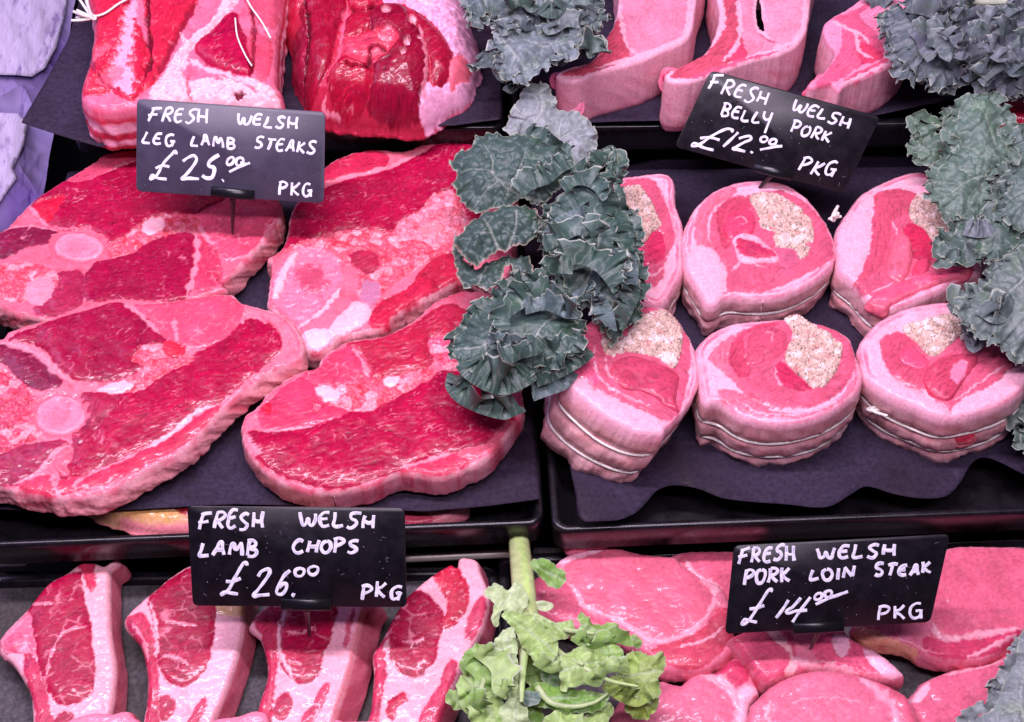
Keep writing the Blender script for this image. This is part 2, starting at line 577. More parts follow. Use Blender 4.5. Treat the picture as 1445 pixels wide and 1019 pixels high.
def paint(u, v, pl, base, regs, seed, mott=1.0):
    n = len(u)
    col = np.tile(np.asarray(base, float), (n, 1))
    w0 = fbm(u / 18, v / 18, seed, 3)
    col = col * (1 + 0.14 * w0 + 0.06 * perlin(u / 2.2, v / 2.2, seed + 3))[:, None]
    col = mix(col, col * np.array([0.94, 0.55, 0.62]), mott * 0.85 * sst(0.0, 0.6, fbm(u / 9, v / 9, seed + 5, 4)))
    col = mix(col, col * np.array([0.9, 0.4, 0.45]), mott * 0.7 * sst(0.25, 0.6, fbm(u / 3.2, v / 3.2, seed + 6)) * sst(-0.2, 0.4, fbm(u / 15, v / 15, seed + 7)))
    disp = (0.3 + 0.5 * mott) * fbm(u / 7, v / 7, seed + 9, 4)
    for ri, r in enumerate(regs):
        kind, pts, kw = r
        sd_ = seed * 13 + ri * 31
        if kind == 'l':          # a seam or vein
            ln = catmull(pl.uv(pts), False, 1.0)
            d, s = line_d(u + 0.9 * perlin(u / 3.5, v / 3.5, sd_ + 5), v + 0.9 * perlin(u / 3.5, v / 3.5, sd_ + 6), ln)
            w = kw.get('w', 0.8) * (0.9 + 0.9 * perlin(s * 9, 0 * s, sd_)) * np.clip(0.15 + 7 * np.minimum(s, 1 - s), 0, 1)
            w = np.maximum(w, 0.03)
            so = kw.get('soft', 1.0)
            m = 1 - sst(w * 0.55 / so, w * 1.25 * so, d + 0.25 * perlin(u / 1.5, v / 1.5, sd_))
            col = mix(col, np.asarray(kw.get('col', FAT)) * (1 + 0.1 * perlin(u / 2, v / 2, sd_ + 1))[:, None], m * kw.get('a', 0.9))
            disp = disp + m * kw.get('up', 0.25)
            continue
        poly = catmull(pl.uv(pts), True, 1.6)
        sd = near_sdf(u, v, ccw(poly))
        if kind == 'r':          # layers that run round the edge
            for (ra, rb, rc, al) in kw['bands']:
                ww = sd + 0.9 * fbm(u / 6, v / 6, sd_)
                mm = sst(ra - 0.3, ra + 0.3, ww) * (1 - sst(rb - 0.3, rb + 0.3, ww)) * sst(-0.5, 0.3, fbm(u / 14, v / 14, sd_ + 3))
                col = mix(col, np.tile(rc, (n, 1)), mm * al); disp = disp - 0.25 * mm
            continue
        wob = kw.get('wob', 0.8)
        sd = sd + kw.get('grow', GROW[0] if kind == 'm' else 0.0)
        sdw = sd + wob * 1.2 * fbm(u / 6, v / 6, sd_ + 1) + wob * perlin(u / 3.1, v / 3.1, sd_) + 0.6 * wob * perlin(u / 1.2, v / 1.2, sd_ + 2)
        e = kw.get('e', 0.45)
        m = sst(-e, e, sdw)
        act = m > 0
        if not act.any():
            continue
        c = np.asarray(kw.get('col', RED), float)
        a, b = rot(u, v, math.radians(kw.get('ang', 20)))
        if kind == 'm':
            bw = b + 2.2 * fbm(u / 13, v / 13, sd_ + 4) + 7.0 * fbm(u / 38, v / 38, sd_ + 33, 2)
            fm = sst(-0.45, 0.35, fbm(u / 13, v / 13, sd_ + 34))
            aw = a + 2.0 * fbm(u / 9, v / 9, sd_ + 6)
            f1 = perlin(aw / 9.0, bw / 1.25, sd_ + 8)
            f2 = perlin(aw / 4.0, bw / 0.8, sd_ + 9)
            big = fbm(u / 16, v / 16, sd_ + 10)
            fs = kw.get('fib', 1.0) * (0.25 + 0.9 * fm)
            f3 = perlin(aw / 2.2, bw / 2.0, sd_ + 11)
            cc = c * (1 + fs * 0.30 * f1 + fs * 0.22 * f2 + 0.14 * f3 + 0.24 * big)[:, None]
            calm = c[1] > 0.05
            cc = mix(cc, cc * (np.array([0.88, 0.76, 0.82]) if calm else np.array([0.76, 0.6, 0.95])), 0.8 * sst(0.15, 0.75, fbm(u / 11, v / 11, sd_ + 12)))
            cc = mix(cc, c * (np.array([1.05, 1.3, 1.25]) if calm else np.array([1.1, 1.6, 1.4])) + np.array([0.0, 0.008, 0.01]), 0.5 * sst(0.2, 0.8, fbm(u / 8, v / 8, sd_ + 14)))
            k = kw.get('marb', 1.0)
            fl = 1.25 * sst(0.34, 0.66, perlin(aw / 4.2, bw / 0.75, sd_ + 16)) * sst(-0.05, 0.55, fbm(u / 10, v / 10, sd_ + 17)) + 0.6 * sst(0.45, 0.6, perlin(u / 0.9, v / 0.9, sd_ + 25)) * sst(0, 0.4, fbm(u / 8, v / 8, sd_ + 26))
            vr = fbm(aw / 11, bw / 5.5, sd_ + 18, 2)
            vn = (1 - sst(0.008, 0.05, np.abs(vr))) * sst(0.1, 0.5, fbm(u / 12, v / 12, sd_ + 20))
            pale = mix(np.asarray(c)[None] * 0 + FAT, c[None], np.full(1, 0.25))
            cc = mix(cc, np.broadcast_to(pale, cc.shape), np.clip(k * (0.52 * fl + 0.85 * vn), 0, 0.85))
            if kw.get('net'):
                g1, g2, _ = worley((u + 1.2 * perlin(u / 3, v / 3, sd_)) / kw['net'], (v + 1.2 * perlin(u / 3, v / 3, sd_ + 5)) / kw['net'], sd_ + 22)
                nt_ = (1 - sst(0.02, 0.12, g2 - g1)) * sst(-0.1, 0.35, fbm(u / 10, v / 10, sd_ + 23))
                cc = mix(cc, np.broadcast_to(FAT, cc.shape), 0.75 * nt_)
            rel = kw.get('rel', 1.0)
            dd = rel * (0.10 * f1 + 0.06 * f2 + 0.85 * big + 0.06 * f3 - 0.1 * vn) + kw.get('dome', 0.9) * (1 - np.exp(-np.maximum(sd, 0) / 3.0))
        elif kind == 'g':        # crumbly fat
            g1, g2, ci = worley((u + perlin(u / 4, v / 4, sd_)) / 2.6, v / 2.6, sd_ + 3)
            g3, g4, cj = worley((u + 1.5 * perlin(u / 5, v / 5, sd_ + 1)) / 6.0, v / 5.0, sd_ + 4)
            cc = c * (0.8 + 0.3 * ci + 0.15 * cj)[:, None]
            cc = mix(cc, np.broadcast_to(FATW, cc.shape), 0.7 * sst(0.6, 0.9, cj))
            cc = mix(cc, cc * np.array([0.92, 0.4, 0.46]), 0.85 * sst(0.0, 0.5, fbm(u / 6, v / 6, sd_ + 6, 4)))
            cc = mix(cc, cc * np.array([0.85, 0.4, 0.48]), 0.6 * (1 - sst(0.02, 0.2, g2 - g1)) + 0.5 * (1 - sst(0.02, 0.25, g4 - g3)))
            dd = 1.2 * (0.5 - g1) + 1.6 * (0.45 - g3) + 1.2 * fbm(u / 4, v / 4, sd_ + 8) + kw.get('dome', 1.2) * (1 - np.exp(-np.maximum(sd, 0) / 2.0))
        else:                    # fat, skin, bone, gristle, stains
            cc = c * (1 + 0.08 * fbm(a / 9, b / 4, sd_ + 3) + 0.05 * perlin(u / 1.4, v / 1.4, sd_ + 4))[:, None]
            k = kw.get('blush', 0.5)
            cc = mix(cc, cc * np.array([0.95, 0.58, 0.64]), k * sst(0.1, 0.7, fbm(u / 7, v / 7, sd_ + 6)))
            dd = kw.get('rel', 0.5) * fbm(a / 6, b / 3.5, sd_ + 8) + kw.get('dome', 0.3) * (1 - np.exp(-np.maximum(sd, 0) / 2.0))
        al = m * kw.get('a', 1.0)
        col = mix(col, cc, al)
        disp = disp * (1 - m) + dd * m if kind != 's' else disp
    return np.clip(col, 0.001, 0.95), disp


def slab(name, pts, pl, T, regs=(), base=FAT, r=4.0, shear=(0, 0), bulge=1.2, side='mix', h=0.62, mat=None,
         parent=None, seed=1, dome=None, rel=1.0, smooth=True, jit=0.35, sidecol=None, grooves=None, rings=None, floor=None, sidew=1.0, mott=1.0):
    """a cut of meat: the traced outline is its upper edge, T its thickness in mm; relief, rounded edge and side wall are real"""
    mat = mat or M_MEAT
    p = pl.uv(pts)
    p = catmull(p, True, 1.2) if smooth else p
    p = ccw(p)
    arc = np.cumsum(np.hypot(*(p - np.roll(p, 1, 0)).T))
    t = np.roll(p, -1, 0) - np.roll(p, 1, 0); t /= np.maximum(np.hypot(t[:, 0], t[:, 1]), 1e-9)[:, None]
    nrm = np.stack([t[:, 1], -t[:, 0]], 1)
    p = p + nrm * (jit * (perlin(arc / 5, 0 * arc, seed) + 0.6 * perlin(arc / 1.9, 0 * arc, seed + 1)))[:, None]
    regs = sorted(regs, key=lambda g: g[0] == 'R')
    regs = [('r', pts, g[2]) if g[0] == 'R' else g for g in regs]
    q, d, s, tg, quads, loop = outline_grid(p, h)
    u, v = q[:, 0], q[:, 1]
    col, disp = paint(u, v, pl, base, regs, seed, mott)
    rr = np.minimum(d, r)
    z = -(r - np.sqrt(np.maximum(r * r - (r - rr) ** 2, 0))) + rel * disp * (0.35 + 0.65 * sst(0, r, d))
    if dome:
        z = z + dome[0] * (1 - np.exp(-np.maximum(d, 0) / dome[1]))
    V = pl.P(u, v, z)
    # side wall
    e = V[loop]; eq = q[loop]; es = s[loop]; et = tg[loop]
    n = len(loop)
    en = np.stack([et[:, 1], -et[:, 0]], 1)
    k = max(5, n // 160)
    ker = np.ones(k) / k
    en = np.stack([np.convolve(np.concatenate([en[-k:, c], en[:, c], en[:k, c]]), ker, 'same')[k:-k] for c in (0, 1)], 1)
    en /= np.maximum(np.hypot(en[:, 0], en[:, 1]), 1e-6)[:, None]
    outw = en[:, :1] * pl.U + en[:, 1:] * pl.V
    outw[:, 2] *= 0.4
    nr = rings or max(8, int(T / 0.9))
    VV, CC, FF = [V], [col], [quads]
    prev = loop; cnt = len(V)
    sv = np.array([shear[0], shear[1], -1.0])
    depth = np.full(n, T - r if floor is None else 0.0)
    if floor is not None:
        depth = np.maximum((e[:, 2] - floor) * 1000, 1.0)
    L = arc[-1]
    an = es / L * 2 * np.pi; cx, cy = np.cos(an) * L / 6.283, np.sin(an) * L / 6.283   # noise that closes on itself
    for j in range(1, nr + 1):
        tt = j / nr
        dep = depth * tt
        prof = bulge * (np.sin(np.pi * min(1, tt * 0.92 + 0.02)) ** 0.8) + 0.0
        if grooves:
            for (g, wd, am) in grooves:
                prof = prof - am * np.exp(-((tt - g) / wd) ** 2)
            prof = prof - 2.6 * tt + 2.2 * max(0, tt - 0.8) / 0.2 * (0.6 + 1.0 * perlin(cx / 14, cy / 14, seed + 71))
        nz = 0.9 * perlin(cx / 8 + 3, cy / 8 + dep / 9, seed + 40) * (0.5 + tt) * min(1, 4 * tt) * rel
        fold = 0.8 * perlin(es / 3.1, dep / 14, seed + 44) * min(1, 3 * tt) * rel
        off = prof + (nz + 0.5 * fold) * sidew
        if tt > 0.86:
            off = off - (tt - 0.86) / 0.14 * 1.6
        pos = e + (outw * off[:, None] + sv * dep[:, None]) / 1000.0
        ec = col[loop]
        if side == 'mix':
            k2 = sst(-0.25, 0.35, fbm(cx / 16, cy / 16 + dep / 22, seed + 50)) * 0.75 + 0.2 * tt
            c = mix(ec * 0.92, lin(228, 128, 144) * (1 + 0.12 * perlin(es / 3, dep / 2, seed + 52))[:, None], k2)
        elif side == 'fatty':    # outer fat of a leg cut: waxy lumps, bruised and red here and there
            lump = fbm(cx / 10, cy / 10 + dep / 9, seed + 50, 4)
            c = np.tile(lin(236, 158, 164), (n, 1)) * (1 + 0.16 * lump + 0.08 * perlin(es / 1.6, dep / 1.6, seed + 51))[:, None]
            c = mix(c, np.tile(lin(188, 48, 76), (n, 1)), 0.85 * sst(0.08, 0.5, fbm(cx / 13, cy / 13 + dep / 12, seed + 52)))
            c = mix(c, np.tile(lin(110, 22, 48), (n, 1)), 0.8 * sst(0.3, 0.55, fbm(cx / 9, cy / 9 + dep / 9, seed + 53)))
            c = mix(c, ec, 0.5 * (1 - tt) ** 2)
            pos = pos + outw * (1.6 * lump * min(1, 4 * tt))[:, None] / 1000
        elif side == 'edge':
            k2 = sst(0.0, 0.6, fbm(cx / 14, cy / 14 + dep / 14, seed + 50)) * 0.4
            c = mix(ec * (1 + 0.15 * perlin(es / 9, dep / 1.6, seed + 52))[:, None], FATP, k2)
        else:
            c = side(es, dep, tt, cx, cy, ec, seed)
        if tt < 0.12:
            c = mix(ec, c, np.full(n, tt / 0.12))
        VV.append(pos); CC.append(c)
        cur = cnt + np.arange(n)
        FF.append(np.stack([prev, cur, np.roll(cur, -1), np.roll(prev, -1)], 1))
        prev = cur; cnt += n
    V = np.concatenate(VV); C = np.concatenate(CC)
    F = np.concatenate(FF)
    ob = link_mesh(name, V, F, mat, parent, col=np.clip(C, 0.001, 0.95), extra_faces=[tuple(prev[::-1])])
    ob['p_out'] = 0; del ob['p_out']
    return ob, p


def skin_side(c0=SKIN, c1=lin(238, 186, 190), band=None):
    def f(es, dep, tt, cx, cy, ec, seed):
        n = len(es)
        c = mix(np.tile(c0, (n, 1)), c1, sst(-0.4, 0.5, fbm(cx / 12, cy / 12 + dep / 7, seed + 60)))
        c = c * (1 + 0.05 * perlin(es / 2.0, dep / 1.2, seed + 61) + 0.05 * perlin(es / 6, dep / 9, seed + 62))[:, None]
        c = mix(c, c * np.array([0.9, 0.62, 0.68]), 0.7 * sst(0.15, 0.7, fbm(cx / 7, cy / 7 + dep / 6, seed + 63)))
        if band:
            for (a, b, cc) in band:
                c = mix(c, np.tile(cc, (n, 1)), (sst(a - 0.05, a + 0.03, tt + 0.05 * perlin(es / 8, 0 * es, seed + 64)) * (1 - sst(b - 0.03, b + 0.05, tt + 0.05 * perlin(es / 8, 0 * es, seed + 65)))) * 0.95)
        return c
    return f


def granules(name, pts, pl, z0, th, parent, seed, col=lin(226, 192, 178)):
    """herb and breadcrumb stuffing: crumbs stand up from the cut face"""
    p = ccw(catmull(pl.uv(pts), True, 1.2))
    arc = np.cumsum(np.hypot(*(p - np.roll(p, 1, 0)).T))
    q, d, s, tg, quads, loop = outline_grid(p, 0.45)
    u, v = q[:, 0], q[:, 1]
    a1, a2, ci = worley(u / 1.5, v / 1.5, seed)
    b1, b2, cj = worley(u / 3.4, v / 3.4, seed + 5)
    z = th * (1 - np.exp(-np.maximum(d, 0) / 1.2)) + 1.1 * (0.5 - a1) + 1.3 * (cj - 0.5) * (1 - sst(0.3, 0.6, b1)) + 1.0 * fbm(u / 5, v / 5, seed) + 0.5 * perlin(u / 0.9, v / 0.9, seed + 2)
    c = np.tile(col, (len(u), 1)) * ((0.72 + 0.5 * ci) * (0.7 + 0.3 * sst(0.03, 0.3, a2 - a1)))[:, None]
    c = mix(c, np.tile(lin(250, 225, 222), (len(u), 1)), 0.8 * sst(0.72, 0.86, cj))
    h1, h2, ck = worley(u / 1.05, v / 1.05, seed + 9)
    fleck = (ck > 0.86) * (1 - sst(0.28, 0.42, h1))
    c = mix(c, np.tile(lin(62, 66, 46), (len(u), 1)), 0.9 * fleck)
    c = mix(c, np.tile(lin(205, 110, 112), (len(u), 1)), 0.45 * sst(0.1, 0.6, fbm(u / 6, v / 6, seed + 11)))
    V = pl.P(u, v, z0 + z)
    n = len(loop)
    V2 = pl.P(u[loop], v[loop], np.full(n, z0 - 2.5))
    cur = len(V) + np.arange(n)
    F = np.concatenate([quads, np.stack([loop, cur, np.roll(cur, -1), np.roll(loop, -1)], 1)])
    return link_mesh(name, np.concatenate([V, V2]), F, M_STUFF, parent, col=np.concatenate([c, c[loop]]))


def string_on(name, pts_world, parent, r=0.00075):
    V, F, X = tube(pts_world, r, 8)
    return link_mesh(name, V, F, M_STRING, parent, extra_faces=X)


def knot(name, at, parent, seed=1, size=0.007, dirn=(-1, 0, 0.3)):
    """a tied end of string, frayed"""
    rg = random.Random(seed); mb = MB()
    at = np.array(at); d0 = np.array(dirn, float); d0 /= np.linalg.norm(d0)
    for k in range(9):
        d = d0 + np.array([rg.uniform(-.7, .7), rg.uniform(-.7, .7), rg.uniform(-.5, .7)])
        d /= np.linalg.norm(d)
        L = size * rg.uniform(0.8, 1.8)
        b = np.array([rg.uniform(-1, 1), rg.uniform(-1, 1), rg.uniform(-.3, 1)]) * 0.35
        pts = [at + d * L * t + b * L * t * t * 0.7 for t in np.linspace(0, 1, 7)]
        V, F, X = tube(pts, np.linspace(0.0011, 0.0008, 7), 6); mb.add(V, F, X)
    th = np.linspace(0, 2 * np.pi * 1.9, 26)
    pts = [at + 0.0016 * np.array([math.cos(t), math.sin(t) * 0.7, 0.5 * math.sin(2 * t)]) for t in th]
    V, F, X = tube(pts, 0.0008, 6); mb.add(V, F, X)
    return mb.build(name, M_STRING, parent)


# ------------------------------------------------------------------ leaves
def leaf_colour(u, v, d, seed, base, veins, pale_edge=0.75, retic=5.0):
    n = len(u)
    c = np.tile(base, (n, 1)) * (1 + 0.16 * fbm(u / 14, v / 14, seed) + 0.08 * perlin(u / 2, v / 2, seed + 1))[:, None]
    c = mix(c, c * np.array([0.95, 1.15, 0.7]), 0.6 * sst(0.1, 0.7, fbm(u / 17, v / 17, seed + 2)))
    wu, wv = u + 1.3 * perlin(u / 4, v / 4, seed + 3), v + 1.3 * perlin(u / 4, v / 4, seed + 4)
    f1, f2, ci = worley(wu / retic, wv / retic, seed + 5)
    net = 1 - sst(0.015, 0.10, f2 - f1)
    c = mix(c, c * 1.5 + 0.012, 0.55 * net)
    vd = np.full(n, 99.0)
    for ln, w in veins:
        dd, ss = line_d(u, v, ln)
        ww = 0.75 * w * (1 - 0.7 * ss)
        m = 1 - sst(ww * 0.35, ww * 0.9, dd)
        c = mix(c, np.tile(lin(186, 196, 178), (n, 1)), m * 0.4)
        vd = np.minimum(vd, dd / np.maximum(ww, 0.2))
    c = mix(c, np.tile(lin(182, 192, 166), (n, 1)), pale_edge * (1 - sst(0.25, 0.85, d)))
    return c, net, vd, f1


def leaf(name, pts, pl, base, ruffle=(3.0, 9.0, 14.0), veins=(), seed=1, dome=3.0, parent=None, h=0.75, serr=1.2, edge=None, pale_edge=0.7,
         bend=None, quilt=0.9, retic=5.0, curl=None):
    A, lam, L = ruffle
    p = ccw(catmull(pl.uv(pts), True, 1.0))
    arc = np.cumsum(np.hypot(*(p - np.roll(p, 1, 0)).T))
    t = np.roll(p, -1, 0) - np.roll(p, 1, 0); t /= np.maximum(np.hypot(t[:, 0], t[:, 1]), 1e-9)[:, None]
    nrm = np.stack([t[:, 1], -t[:, 0]], 1)
    p = p + nrm * (serr * (0.9 * np.abs(perlin(arc / 6, 0 * arc, seed)) * 2 - 0.5 + 0.8 * perlin(arc / 2.3, 0 * arc, seed + 1)))[:, None]
    q, d, s, tg, quads, loop = outline_grid(p, h)
    u, v = q[:, 0].copy(), q[:, 1].copy()
    vl = [(catmull(pl.uv(a), False, 1.0), w) for a, w in veins]
    c, net, vd, f1 = leaf_colour(u, v, d, seed, base, vl, pale_edge, retic)
    if edge is not None:
        c = mix(c, np.tile(edge, (len(u), 1)), 0.8 * (1 - sst(0.2, 0.9, d + 0.4 * perlin(u / 3, v / 3, seed))) * sst(-0.1, 0.3, perlin(s / 18, 0 * s, seed + 30)))
    env = np.exp(-np.maximum(d, 0) / lam)
    ph = 2 * np.pi * s / L + 2.4 * perlin(s / (2.2 * L), 0 * s, seed + 7)
    amp = 0.6 + 0.9 * np.abs(perlin(s / (3 * L), 0 * s, seed + 8))
    z = A * amp * env * np.sin(ph) + 0.42 * A * env**2 * np.sin(2.37 * ph + 1.0) + 0.16 * A * env**3 * np.sin(5.1 * ph)
    z = z + quilt * (0.55 - f1) * sst(0, 3, d) - 0.4 * net * quilt + 2.4 * fbm(u / 16, v / 16, seed + 9) + 0.25 * fbm(u / 2.5, v / 2.5, seed + 14)
    z = z + dome * (1 - np.exp(-np.maximum(d, 0) / 14)) - 0.7 * np.exp(-(vd) ** 2)
    b = 0.55 * A * amp * env**1.4 * np.cos(ph * 2 + 0.6)
    u = u + tg[:, 0] * b; v = v + tg[:, 1] * b
    if bend is not None:
        z = z + bend(u, v)
    V = pl.P(u, v, z)
    o = link_mesh(name, V, quads, M_LEAF, parent, col=c)
    if curl:
        p0, p1, p2, w, A2, L2 = curl
        e0 = pl.P(q[loop, 0] - 0, q[loop, 1] - 0, 0 * q[loop, 0])
        e = V[loop] * 0.45 + e0 * 0.55
        m = len(e); k = 9
        e = np.stack([np.convolve(np.concatenate([e[-k:, c_], e[:, c_], e[:k, c_]]), np.ones(k) / k, 'same')[k:-k] for c_ in range(3)], 1)
        cen = e.mean(0)
        e = cen + (e - cen) * 0.90
        for (f0, f1) in zip((p0, p1), (p1, p2)):
            i0, i1 = int(f0 * m), int(f1 * m)
            idx = np.arange(i0, i1, 4) % m
            if len(idx) > 6:
                frill(e[idx], 0, w, A2, L2, base * 1.02, seed + 700 + i0, o, side=1, up=0.35, step=0.4)
    return o


def frill(path, z, width, A, L, base, seed, parent, name='frill', side=1, up=0.5, step=0.42, nr=15, pale=0.75, taper=True, jg=1.0):
    """one ruffled margin: a strip along a path whose outer edge is far longer than its root and folds into ruffles"""
    path = np.asarray(path, float)
    if path.shape[1] == 3:
        P3 = path * 1000
    else:
        zz = np.broadcast_to(np.asarray(z, float), (len(path),))
        P3 = np.array([W(a[0], a[1], c) for a, c in zip(path, zz)]) * 1000
    P3 = catmull(P3, False, step)
    n = len(P3)
    T = np.gradient(P3, axis=0); T /= np.maximum(np.linalg.norm(T, axis=1), 1e-9)[:, None]
    Z = np.array([0, -0.35, 0.94])
    out = np.cross(T, Z) * side; out /= np.maximum(np.linalg.norm(out, axis=1), 1e-9)[:, None]
    s = np.concatenate([[0], np.cumsum(np.linalg.norm(np.diff(P3, axis=0), axis=1))])
    r = np.concatenate([np.linspace(0, 0.93, nr - 2), [0.965, 1.0]])[None]
    S = s[:, None]
    o = 0 * S
    ph = 2 * np.pi * S / L + 5.5 * perlin(S / (2.3 * L), o, seed) + 1.6 * perlin(S / (0.8 * L), o, seed + 31)
    am = np.clip(0.35 + 1.7 * np.abs(perlin(S / (1.5 * L), o + 3, seed + 1)), 0.3, 1.7)
    w = width * np.clip(0.85 + 0.75 * fbm(S / (1.6 * L), o, seed + 2), 0.45, 1.6)
    if taper:
        e = sst(0, 0.1, S / s[-1]) * (1 - sst(0.9, 1, S / s[-1])); w = w * (0.25 + 0.75 * e); am = am * (0.25 + 0.75 * e)
    jag = 1 + jg * (0.14 * perlin(S / 1.2, o, seed + 3) + 0.26 * np.abs(perlin(S / 2.6, o, seed + 4)) + 0.5 * (np.abs(perlin(S / 5.5, o, seed + 14)) - 0.25))
    R = r * (1 + (jag - 1) * r**2)
    A = A * am
    ph2 = 2.6 * ph + 1.7 + 1.5 * perlin(S / (0.9 * L), o, seed + 11)
    ph3 = 6.3 * ph + 0.4
    dz = A * R**1.2 * np.sin(ph) + 0.5 * A * R**2.0 * np.sin(ph2) + 0.12 * A * R**2.6 * np.sin(ph3)
    dt = -0.62 * A * R**1.3 * np.sin(2 * ph) - 0.30 * A * R**2.2 * np.sin(2 * ph2) - 0.06 * A * R**2.6 * np.sin(2 * ph3)
    do = w * R * math.cos(up) + 0.42 * A * R**1.8 * np.cos(ph2 + 0.8) + 0.18 * A * R**2.5 * np.cos(ph3)
    upl = up + 0.9 * perlin(S / (2.6 * L), o, seed + 33)          # the margin turns up here and down there
    do = do - w * R * math.cos(up) + w * R * np.cos(upl)
    dn = w * R * np.sin(upl) * (1 - 0.55 * R) + dz
    crk = 0.35 * fbm(S / 3.0, R * w / 3.0, seed + 21)
    dn = dn + crk * sst(0, 0.3, R)
    V = P3[:, None] + T[:, None] * dt[..., None] + out[:, None] * do[..., None] + Z * dn[..., None]
    rr = np.broadcast_to(r, (n, nr)).ravel(); SS = np.broadcast_to(S, (n, nr)).ravel()
    c = np.tile(base, (n * nr, 1)) * (1 + 0.18 * fbm(SS / 9, rr * 2, seed + 6) + 0.10 * perlin(SS / 1.8, rr * 4, seed + 7))[:, None]
    c = mix(c, c * np.array([0.95, 1.15, 0.7]), 0.6 * sst(0.1, 0.7, fbm(SS / 14, rr, seed + 8)))
    vn = (1 - sst(0.02, 0.14, np.abs(perlin(SS / 4.2, rr * 1.1, seed + 9))))
    c = mix(c, np.tile(lin(170, 182, 168), (n * nr, 1)), 0.4 * vn * (1 - rr))
    c = mix(c, np.tile(lin(190, 198, 180), (n * nr, 1)), pale * sst(0.94, 0.97, rr))
    i = np.arange(n - 1)[:, None] * nr; j = np.arange(nr - 1)[None]
    F = np.stack([i + j, i + j + 1, i + nr + j + 1, i + nr + j], -1).reshape(-1, 4)
    return link_mesh(name, V.reshape(-1, 3) / 1000, F, M_LEAF, parent, col=np.clip(c, 0.002, 0.9))


def rib(name, path, z, r0, r1, parent, col=lin(196, 204, 176), seed=3):
    path = np.asarray(path, float)
    zz = np.broadcast_to(np.asarray(z, float), (len(path),))
    P3 = catmull(np.array([W(a[0], a[1], c) for a, c in zip(path, zz)]), False, 0.0015)
    V, F, X = tube(P3, np.linspace(r0, r1, len(P3)) / 1000, 10, flat=0.7, N=(0, -0.5, 0.87))
    k = np.arange(len(V))
    st = perlin(k % 10 * 0.8, k / 400, seed)
    c = np.tile(col, (len(V), 1)) * (1 + 0.22 * st + 0.12 * perlin(k % 10 * 0.7, k / 60, seed + 2))[:, None]
    c = mix(c, c * np.array([0.72, 0.95, 0.5]), 0.7 * sst(0.0, 0.5, st))
    return link_mesh(name, V, F, M_LEAF, parent, col=c, extra_faces=X)


# ------------------------------------------------------------------ trays, paper, tags
def ring_round(x0, x1, y0, y1, r, n=8):
    pts = []
    for cx, cy, a0 in ((x1 - r, y1 - r, 0), (x0 + r, y1 - r, 90), (x0 + r, y0 + r, 180), (x1 - r, y0 + r, 270)):
        for k in range(n + 1):
            a = math.radians(a0 + 90 * k / n)
            pts.append((cx + r * math.cos(a), cy + r * math.sin(a)))
    return np.array(pts)


def tray(name, fr, fl, depth_y, rim_z, deep, mat, lip=0.006, label=None, cat='tray', rc=0.008):
    """a shallow pan with rolled rims; fr, fl = front right and front left rim corners in the place"""
    fr, fl = np.array(fr), np.array(fl)
    x = (fr - fl)[:2]; wd = np.linalg.norm(x); x = x / wd; y = np.array([-x[1], x[0]])
    prof = [(0.004, -deep), (0.0005, -deep + 0.003), (0.0, -0.004), (0.0, -0.0012), (0.001, 0.0), (lip - 0.001, 0.0), (lip, -0.0012),
            (lip + 0.001, -0.004), (lip + 0.004, -deep + 0.006), (lip + 0.009, -deep + 0.002), (lip + 0.012, -deep + 0.002)]
    V, F = [], []
    n = None
    for k, (off, dz) in enumerate(prof):
        R = ring_round(off, wd - off, off, depth_y - off, max(rc - off * 0.6, 0.002))
        n = len(R)
        w = fl[:2] + R[:, :1] * x + R[:, 1:] * y
        V.append(np.column_stack([w, np.full(n, rim_z + dz)]))
        if k:
            a = (k - 1) * n + np.arange(n); b = k * n + np.arange(n)
            F.append(np.stack([a, np.roll(a, -1), np.roll(b, -1), b], 1))
    o = link_mesh(name, np.concatenate(V), np.concatenate(F), mat, extra_faces=[tuple((len(prof) - 1) * n + np.arange(n)), tuple(np.arange(n)[::-1])])
    return tag(o, label, cat)


def sheet(name, pts, pl, mat, wave=None, h=2.0, smooth=False, th=0.25, parent=None):
    """a sheet of paper with its own thickness"""
    p = pl.uv(pts)
    p = catmull(p, True, 2.0) if smooth else p
    q, d, s, tg, quads, loop = outline_grid(ccw(p), h)
    u, v = q[:, 0], q[:, 1]
    z = 0.35 * fbm(u / 40, v / 40, 5)
    if wave is not None:
        z = z + wave(u, v, d)
    V = pl.P(u, v, z)
    Vb = pl.P(u, v, z - th)
    n = len(V)
    F = np.concatenate([quads, quads[:, ::-1] + n, np.stack([loop, loop + n, np.roll(loop, -1) + n, np.roll(loop, -1)], 1)])
    return link_mesh(name, np.concatenate([V, Vb]), F, mat, parent)


